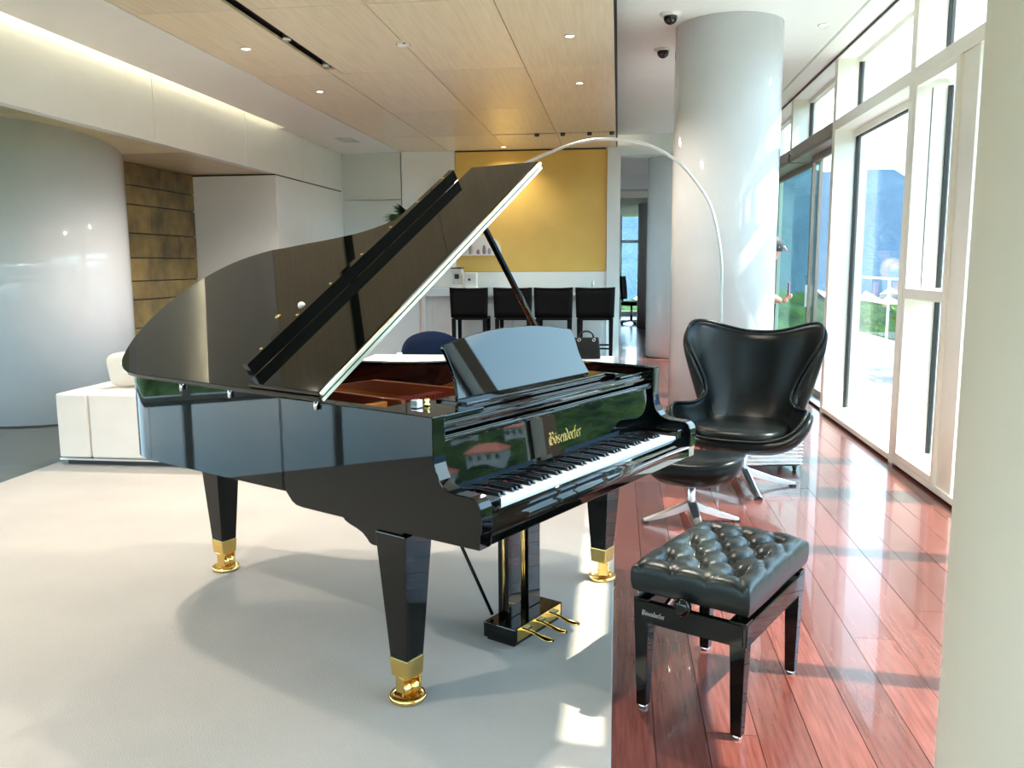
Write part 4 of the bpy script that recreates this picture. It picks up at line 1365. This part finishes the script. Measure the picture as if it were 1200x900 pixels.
t = thing('smoke_detector', 'round white smoke detector on the timber ceiling', 'smoke detector', (-1.62, 6.46, ZC))
MB().lathe([(0.052, 0.0), (0.054, -0.010), (0.046, -0.022), (0.030, -0.030), (0.0, -0.031)], (0, 0, 0), 28).build('housing', M['plastic'], t)
for k in range(4):
    a = k * PI / 2 + 0.4
    s_ = MB().box(-0.010, 0.010, -0.003, 0.003, -0.02, -0.012).build('vent_slot', M['plastic_black'], t)
    s_.location = (0.049 * math.cos(a), 0.049 * math.sin(a), -0.0)
    s_.rotation_euler = (0, 0, a + PI / 2)

# spot lamps hanging in the dark ceiling slots
slot_l = ['spot lamp at the far end of the long dark ceiling slot', 'spot lamp in the long dark ceiling slot, next one back from its end']
for lab, y in zip(slot_l, (7.10, 6.25)):
    t = thing('slot_spotlight', lab, 'spotlight', (-2.445, y, ZC + 0.045), 0, 'spot lamps in the ceiling slots')
    MB().lathe([(0.030, 0.0), (0.030, -0.05), (0.026, -0.055), (0.024, -0.048), (0.0, -0.048)], (0, 0, 0), 20).build('housing', M['alu'], t)
    MB().bar((0, 0, 0), (0, 0, 0.012), 0.02).build('mount', M['plastic_black'], t)
for k, x in enumerate((-1.05, -0.72, -0.38, -0.10)):
    t = thing('slot_spotlight', ['black spot lamp at the left of the short slot above the bar', 'second black spot lamp from the left in the short slot above the bar', 'third black spot lamp from the left in the short slot above the bar', 'black spot lamp at the column end of the short slot above the bar'][k], 'spotlight', (x, 11.06, ZC + 0.045), 0, 'spot lamps in the ceiling slots')
    MB().lathe([(0.030, 0.0), (0.030, -0.07), (0.026, -0.08), (0.0, -0.08)], (0, 0, 0), 18).build('housing', M['plastic_black'], t)
    MB().bar((0, 0, 0), (0, 0, 0.012), 0.02).build('mount', M['plastic_black'], t)

for y, lab in ((6.83, 'black dome security camera on the white ceiling, nearer the camera end'), (7.90, 'black dome security camera on the white ceiling, nearer the bar')):
    t = thing('security_camera', lab, 'camera', (0.373, y, ZR), 0, 'dome cameras on the ceiling')
    MB().lathe([(0.080, 0.0), (0.082, -0.012), (0.060, -0.022), (0.052, -0.022)], (0, 0, 0), 32).build('mount_ring', M['plastic'], t)
    MB().lathe([(0.052, -0.018)] + [(0.052 * math.cos(a), -0.030 - 0.052 * math.sin(a)) for a in [PI / 2 * q / 8 for q in range(9)]], (0, 0, 0), 28).build('dome', M['dome'], t)

t = thing('ceiling_vent', 'square grey air vent in the white ceiling strip on the left', 'vent', (-3.58, 11.15, ZC - 0.004))
MB().box(-0.115, 0.115, -0.20, 0.20, -0.006, 0.0).build('frame', M['plastic'], t)
MB().box(-0.105, 0.105, -0.19, 0.19, -0.007, -0.005).build('backing', M['terracotta'], t)
for k in range(8):
    y = -0.17 + k * 0.0486
    MB().box(-0.10, 0.10, y - 0.014, y + 0.014, -0.011, -0.007).build('louvre', M['alu'], t)

# cove strip lamp behind the lowered ceiling strip (hidden lamp the fascia shows the glow of)
cv = thing('cove_lamp', 'warm strip lamp hidden in the cove above the white fascia panels', 'lamp', (-4.05, 3.0, ZC + 0.13))
MB().box(0.03, 0.07, -7.0, 7.0, -0.025, 0.0).build('channel', M['alu'], cv)
ld = bpy.data.lights.new('cove_glow', 'AREA')
ld.shape = 'RECTANGLE'
ld.size, ld.size_y = 0.03, 13.8
ld.energy = 130
ld.color = (1.0, 0.84, 0.60)
lo_ = bpy.data.objects.new('cove_glow', ld)
COL.objects.link(lo_)
lo_.parent = cv
lo_.location = (0.03, 0, 0.02)
lo_.rotation_euler = (0, math.radians(-100), 0)

# ------------------------------------------------------------------ person by the glass door, mostly behind the column
def skin_figure(name, joints, edges, radii, mat_, parent, root=0, levels=1):
    me = bpy.data.meshes.new(name)
    me.from_pydata(joints, edges, [])
    o = bpy.data.objects.new(name, me)
    COL.objects.link(o)
    o.parent = parent
    me.materials.append(mat_)
    s = o.modifiers.new('skin', 'SKIN')
    sv = me.skin_vertices[0].data
    for i, r in enumerate(radii):
        sv[i].radius = r if isinstance(r, tuple) else (r, r)
        sv[i].use_root = (i == root)
    s.use_smooth_shade = True
    b_ = o.modifiers.new('sub', 'SUBSURF')
    b_.levels = b_.render_levels = levels
    return o
per = thing('person', 'person in a grey shirt leaning out behind the column, holding a pink phone', 'person', (1.515, 9.25, 0), 0)
# faces +X (towards the glass), seen from the side; head leans forward
J = [(0, 0, 0.95), (0.0, 0, 1.12), (0.01, 0, 1.30), (0.04, 0, 1.42), (0.08, 0, 1.48), (0.110, 0, 1.535), (0.130, 0, 1.60), (0.125, 0, 1.66),
     (0.02, -0.17, 1.38), (0.02, -0.21, 1.12), (0.18, -0.20, 1.05),
     (0.02, 0.17, 1.38), (0.0, 0.22, 1.12), (0.10, 0.20, 0.98),
     (0, -0.09, 0.90), (0.01, -0.10, 0.50), (-0.02, -0.10, 0.09), (0.07, -0.10, 0.045),
     (0, 0.09, 0.90), (-0.01, 0.10, 0.50), (-0.04, 0.10, 0.09), (0.05, 0.10, 0.045)]
E_ = [(0, 1), (1, 2), (2, 3), (3, 4), (4, 5), (5, 6), (6, 7), (3, 8), (8, 9), (9, 10), (3, 11), (11, 12), (12, 13), (0, 14), (14, 15), (15, 16), (16, 17), (0, 18), (18, 19), (19, 20), (20, 21)]
RD = [(0.10, 0.15), (0.095, 0.14), (0.105, 0.16), (0.075, 0.13), 0.052, 0.06, (0.095, 0.075), (0.085, 0.07), 0.055, 0.045, 0.034, 0.055, 0.045, 0.034, 0.085, 0.06, 0.042, 0.035, 0.085, 0.06, 0.042, 0.035]
skin_figure('body', J, E_, RD, M['skin'], per, 0, 2)
# clothes as separate shells following the body
skin_figure('shirt', [J[0], J[1], J[2], (0.025, 0, 1.41), J[8], (0.02, -0.195, 1.22), J[11], (0.01, 0.2, 1.22)], [(0, 1), (1, 2), (2, 3), (3, 4), (4, 5), (3, 6), (6, 7)],
            [(0.112, 0.162), (0.107, 0.152), (0.117, 0.172), (0.086, 0.14), 0.066, 0.058, 0.066, 0.058], M['shirt'], per, 0, 2)
skin_figure('trousers', [J[0], J[14], J[15], J[16], J[18], J[19], J[20]], [(0, 1), (1, 2), (2, 3), (0, 4), (4, 5), (5, 6)], [(0.114, 0.164), 0.096, 0.072, 0.058, 0.096, 0.072, 0.058], M['trousers'], per, 0, 2)
MB().add([], [])
hr = MB()
rows2 = []
for i in range(9):
    ph = PI * i / 8 * 0.62
    r = []
    for j in range(20):
        th_ = 2 * PI * j / 20
        r.append((0.113 + 0.105 * math.sin(ph) * math.cos(th_) - 0.012, 0.088 * math.sin(ph) * math.sin(th_), 1.615 + 0.128 * math.cos(ph)))
    rows2.append(r)
grid_mesh('hair', rows2, M['hair'], per, close_u=True)
for sy in (-1, 1):
    MB().lathe([(0.001, 0.010), (0.007, 0.007), (0.010, 0.0), (0.007, -0.007), (0.001, -0.010)], (0.213, sy * 0.032, 1.615), 10).build('eye', M['plastic'], per)
MB().tube([(0.217, 0, 1.61), (0.239, 0, 1.582), (0.221, 0, 1.575)], [0.009, 0.013, 0.010], 8).build('nose', M['skin'], per)
hand_j = [(0.18, -0.20, 1.05), (0.205, -0.20, 1.065), (0.235, -0.20, 1.08)]
skin_figure('hand', hand_j, [(0, 1), (1, 2)], [(0.026, 0.028), (0.020, 0.036), (0.017, 0.036)], M['skin'], per, 0, 1)
for q in range(4):
    y = -0.228 + q * 0.019
    ln = (0.026, 0.032, 0.030, 0.024)[q]
    skin_figure('finger', [(0.233, y, 1.08), (0.233 + ln, y, 1.095), (0.238 + ln, y, 1.115), (0.226 + ln, y, 1.128)], [(0, 1), (1, 2), (2, 3)], [0.009, 0.0085, 0.008, 0.007], M['skin'], per, 0, 1)
skin_figure('thumb', [(0.205, -0.175, 1.075), (0.222, -0.160, 1.105), (0.238, -0.165, 1.128)], [(0, 1), (1, 2)], [0.011, 0.010, 0.008], M['skin'], per, 0, 1)
ph_ = thing('phone', 'pink phone held up by the person behind the column', 'phone', (1.754, 9.05, 1.14), 0)
MB().box(-0.005, 0.005, -0.036, 0.036, -0.03, 0.11).build('phone_case', M['pink'], ph_, bev=0.004)
MB().box(-0.0065, -0.0045, -0.032, 0.032, -0.025, 0.105).build('screen', M['dome'], ph_)

# ------------------------------------------------------------------ office chair at the end of the corridor
oc = thing('office_chair', 'black swivel office chair at the far end of the corridor', 'chair', (0.33, 20.5, 0), math.radians(75))
cushion('seat', 0.24, -0.24, 0.24, 0.50, 0.09, M['black'], oc)
rows2 = []
for k in range(8):
    t_ = k / 7
    rows2.append([(s * (0.20 + 0.03 * math.sin(PI * t_)), 0.23 + 0.05 * t_ - 0.03 * (s * s), 0.60 + 0.55 * t_) for s in [q / 6 * 2 - 1 for q in range(7)]])
grid_mesh('backrest', rows2, M['black'], oc, thick=0.05)
MB().bar((0, 0.18, 0.47), (0, 0.26, 0.66), 0.04).build('back_stem', M['plastic_black'], oc)
MB().lathe([(0.03, 0.08), (0.025, 0.46)], (0, 0, 0), 14).build('gas_lift', M['chrome'], oc)
for k in range(5):
    a = k * 2 * PI / 5
    f_ = MB().bar((0, 0, 0.10), (0.28 * math.cos(a), 0.28 * math.sin(a), 0.065), 0.04).build('base_arm', M['plastic_black'], oc)
    MB().lathe([(0.024, -0.0), (0.024, 0.05)], (0.28 * math.cos(a), 0.28 * math.sin(a), 0.001), 12).build('caster', M['plastic_black'], f_)

# ------------------------------------------------------------------ terrace outside
terr = struct_root('path_1')
for k in range(20):
    x = 2.36 + k * 0.145
    for (ya, yb) in ((7.0, 9.9), (9.91, 14.4), (14.41, 19)):
        MB().box(x, x + 0.141, ya, yb, -0.12, -0.045).build('deck_plank', M['deck'], terr)
MB().box(2.30, 5.30, 7.0, 19, -0.4, -0.10).build('deck_slab', M['dark_gap'], terr)
rail = thing('terrace_railing', 'white terrace railing with glass panels outside the windows', 'railing', (5.15, 13.0, -0.045))
MB().box(-0.03, 0.03, -6.0, 6.0, 1.16, 1.20).build('handrail', M['plastic'], rail, bev=0.006)
for k in range(7):
    y = -5.97 + k * 1.99
    MB().box(-0.02, 0.02, y - 0.02, y + 0.02, -0.05, 1.16).build('post', M['plastic'], rail)
    if k < 6:
        MB().box(-0.005, 0.005, y + 0.03, y + 1.96, 0.06, 1.13).build('glass_panel', M['glass'], rail)

def shrub(x, y, h, r, label, seed):
    rn = random.Random(seed)
    t = thing('potted_shrub', label, 'plant', (x, y, -0.045), 0, 'shrubs in planters on the terrace')
    MB().frustum(0, 0, 0, 0.20, 0.20, 0.42, 0.24, 0.24).build('planter', M['terracotta'], t, bev=0.01)
    MB().tube([(0, 0, 0.40), (0.02, 0, 0.7), (0, 0.02, h * 0.8)], [0.02, 0.016, 0.008], 8).build('stem', M['terracotta'], t)
    m = MB()
    for k in range(420):
        a, z = rn.random() * 2 * PI, rn.random()
        rr = r * math.sqrt(rn.random()) * (0.55 + 0.9 * math.sin(PI * min(1, z * 0.85 + 0.12)))
        c = Vector((rr * math.cos(a), rr * math.sin(a), 0.45 + z * (h - 0.45)))
        d = Vector((rn.uniform(-1, 1), rn.uniform(-1, 1), rn.uniform(-0.3, 1))).normalized()
        s_ = d.cross(Vector((rn.uniform(-1, 1), rn.uniform(-1, 1), rn.uniform(-1, 1)))).normalized()
        ln, wd = rn.uniform(0.09, 0.16), rn.uniform(0.02, 0.035)
        m.add([c, c + d * ln * 0.5 - s_ * wd, c + d * ln, c + d * ln * 0.5 + s_ * wd], [(0, 1, 2), (0, 2, 3)])
    tag(m.build('foliage', M['shrub'], t, fix=False), kind='stuff')
shrub(4.4, 12.3, 1.45, 0.34, 'tall yellow-green shrub in a grey planter at the far end of the terrace', 1)
shrub(3.9, 11.2, 1.15, 0.30, 'lower yellow-green shrub in a grey planter in front of the tall one', 2)
shrub(4.6, 9.6, 1.25, 0.30, 'yellow-green shrub in a grey planter by the terrace railing', 3)

# ------------------------------------------------------------------ hills and villas
def hnoise(x, y, s):
    return (math.sin(x * s + 1.3) * math.cos(y * s * 0.9 - 0.7) + 0.5 * math.sin(x * s * 2.1 + y * s * 1.7) + 0.25 * math.cos(x * s * 4.3 - y * s * 3.9)) / 1.75
def terrain(r, a):
    x, y = r * math.sin(a), r * math.cos(a)
    if r < 22:
        return -9 - (r - 12) * 0.35
    h = -13 - 0.09 * (min(r, 90) - 22)
    h += max(0, r - 90) * 0.205
    h += hnoise(x, y, 0.025) * min(1, r / 60) * 5 + hnoise(x, y, 0.011) * max(0, min(1, (r - 120) / 200)) * 16
    return h
def terrain_mesh(name, radii, na, mat_, rough):
    rn = random.Random(11)
    m = MB()
    vs_ = []
    for r in radii:
        for i in range(na):
            a = 2 * PI * i / na
            z = terrain(r, a) + rn.uniform(-1, 1) * rough * min(1.0, r / 60)
            vs_.append((r * math.sin(a), 5 + r * math.cos(a), z))
    fs = [(k * na + i, (k + 1) * na + i, (k + 1) * na + (i + 1) % na, k * na + (i + 1) % na) for k in range(len(radii) - 1) for i in range(na)]
    m.add(vs_, fs, True)
    return struct(m.build(name, mat_))
terrain_mesh('hill_1', [18 + 2.6 * k for k in range(56)], 360, M['hill'], 1.1)
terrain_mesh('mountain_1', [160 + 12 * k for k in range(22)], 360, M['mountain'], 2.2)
def villa(x, y, z, rz, w, d, h, label):
    t = thing('villa', label, 'house', (x, y, z), rz, 'red-roofed villas on the wooded slope')
    MB().box(-w / 2, w / 2, -d / 2, d / 2, -6, h).build('wall', M['villa_wall'], t)
    m = MB()
    m.add([(-w / 2 - .3, -d / 2 - .3, h), (w / 2 + .3, -d / 2 - .3, h), (w / 2 + .3, d / 2 + .3, h), (-w / 2 - .3, d / 2 + .3, h), (-w / 4, 0, h + d * 0.28), (w / 4, 0, h + d * 0.28)],
          [(0, 1, 5, 4), (1, 2, 5), (2, 3, 4, 5), (3, 0, 4), (3, 2, 1, 0)])
    m.build('roof', M['villa_roof'], t)
    for k in range(4):
        xx = -w / 2 + w * (k + 0.5) / 4
        for yy in (-d / 2, d / 2):
            MB().box(xx - 0.25, xx + 0.25, yy - 0.04, yy + 0.04, h * 0.3, h * 0.75).build('window', M['villa_glass'], t)
for k, (r, deg, w, d, h, lab) in enumerate(((114, 68.8, 5.4, 3.6, 1.5, 'largest red-roofed villa on the wooded slope below the terrace'), (110, 72.2, 3.2, 2.8, 1.3, 'small red-roofed villa lowest on the wooded slope'),
                                            (123, 66.2, 4.2, 3.2, 1.5, 'cream villa with a red roof uphill of the largest villa'), (129, 70.2, 3.6, 3, 1.5, 'red-roofed villa highest on the wooded slope'))):
    a = math.radians(deg)
    villa(r * math.sin(a), 5 + r * math.cos(a), terrain(r, a) + 0.5, a * -1 + 0.4, w, d, h, lab)
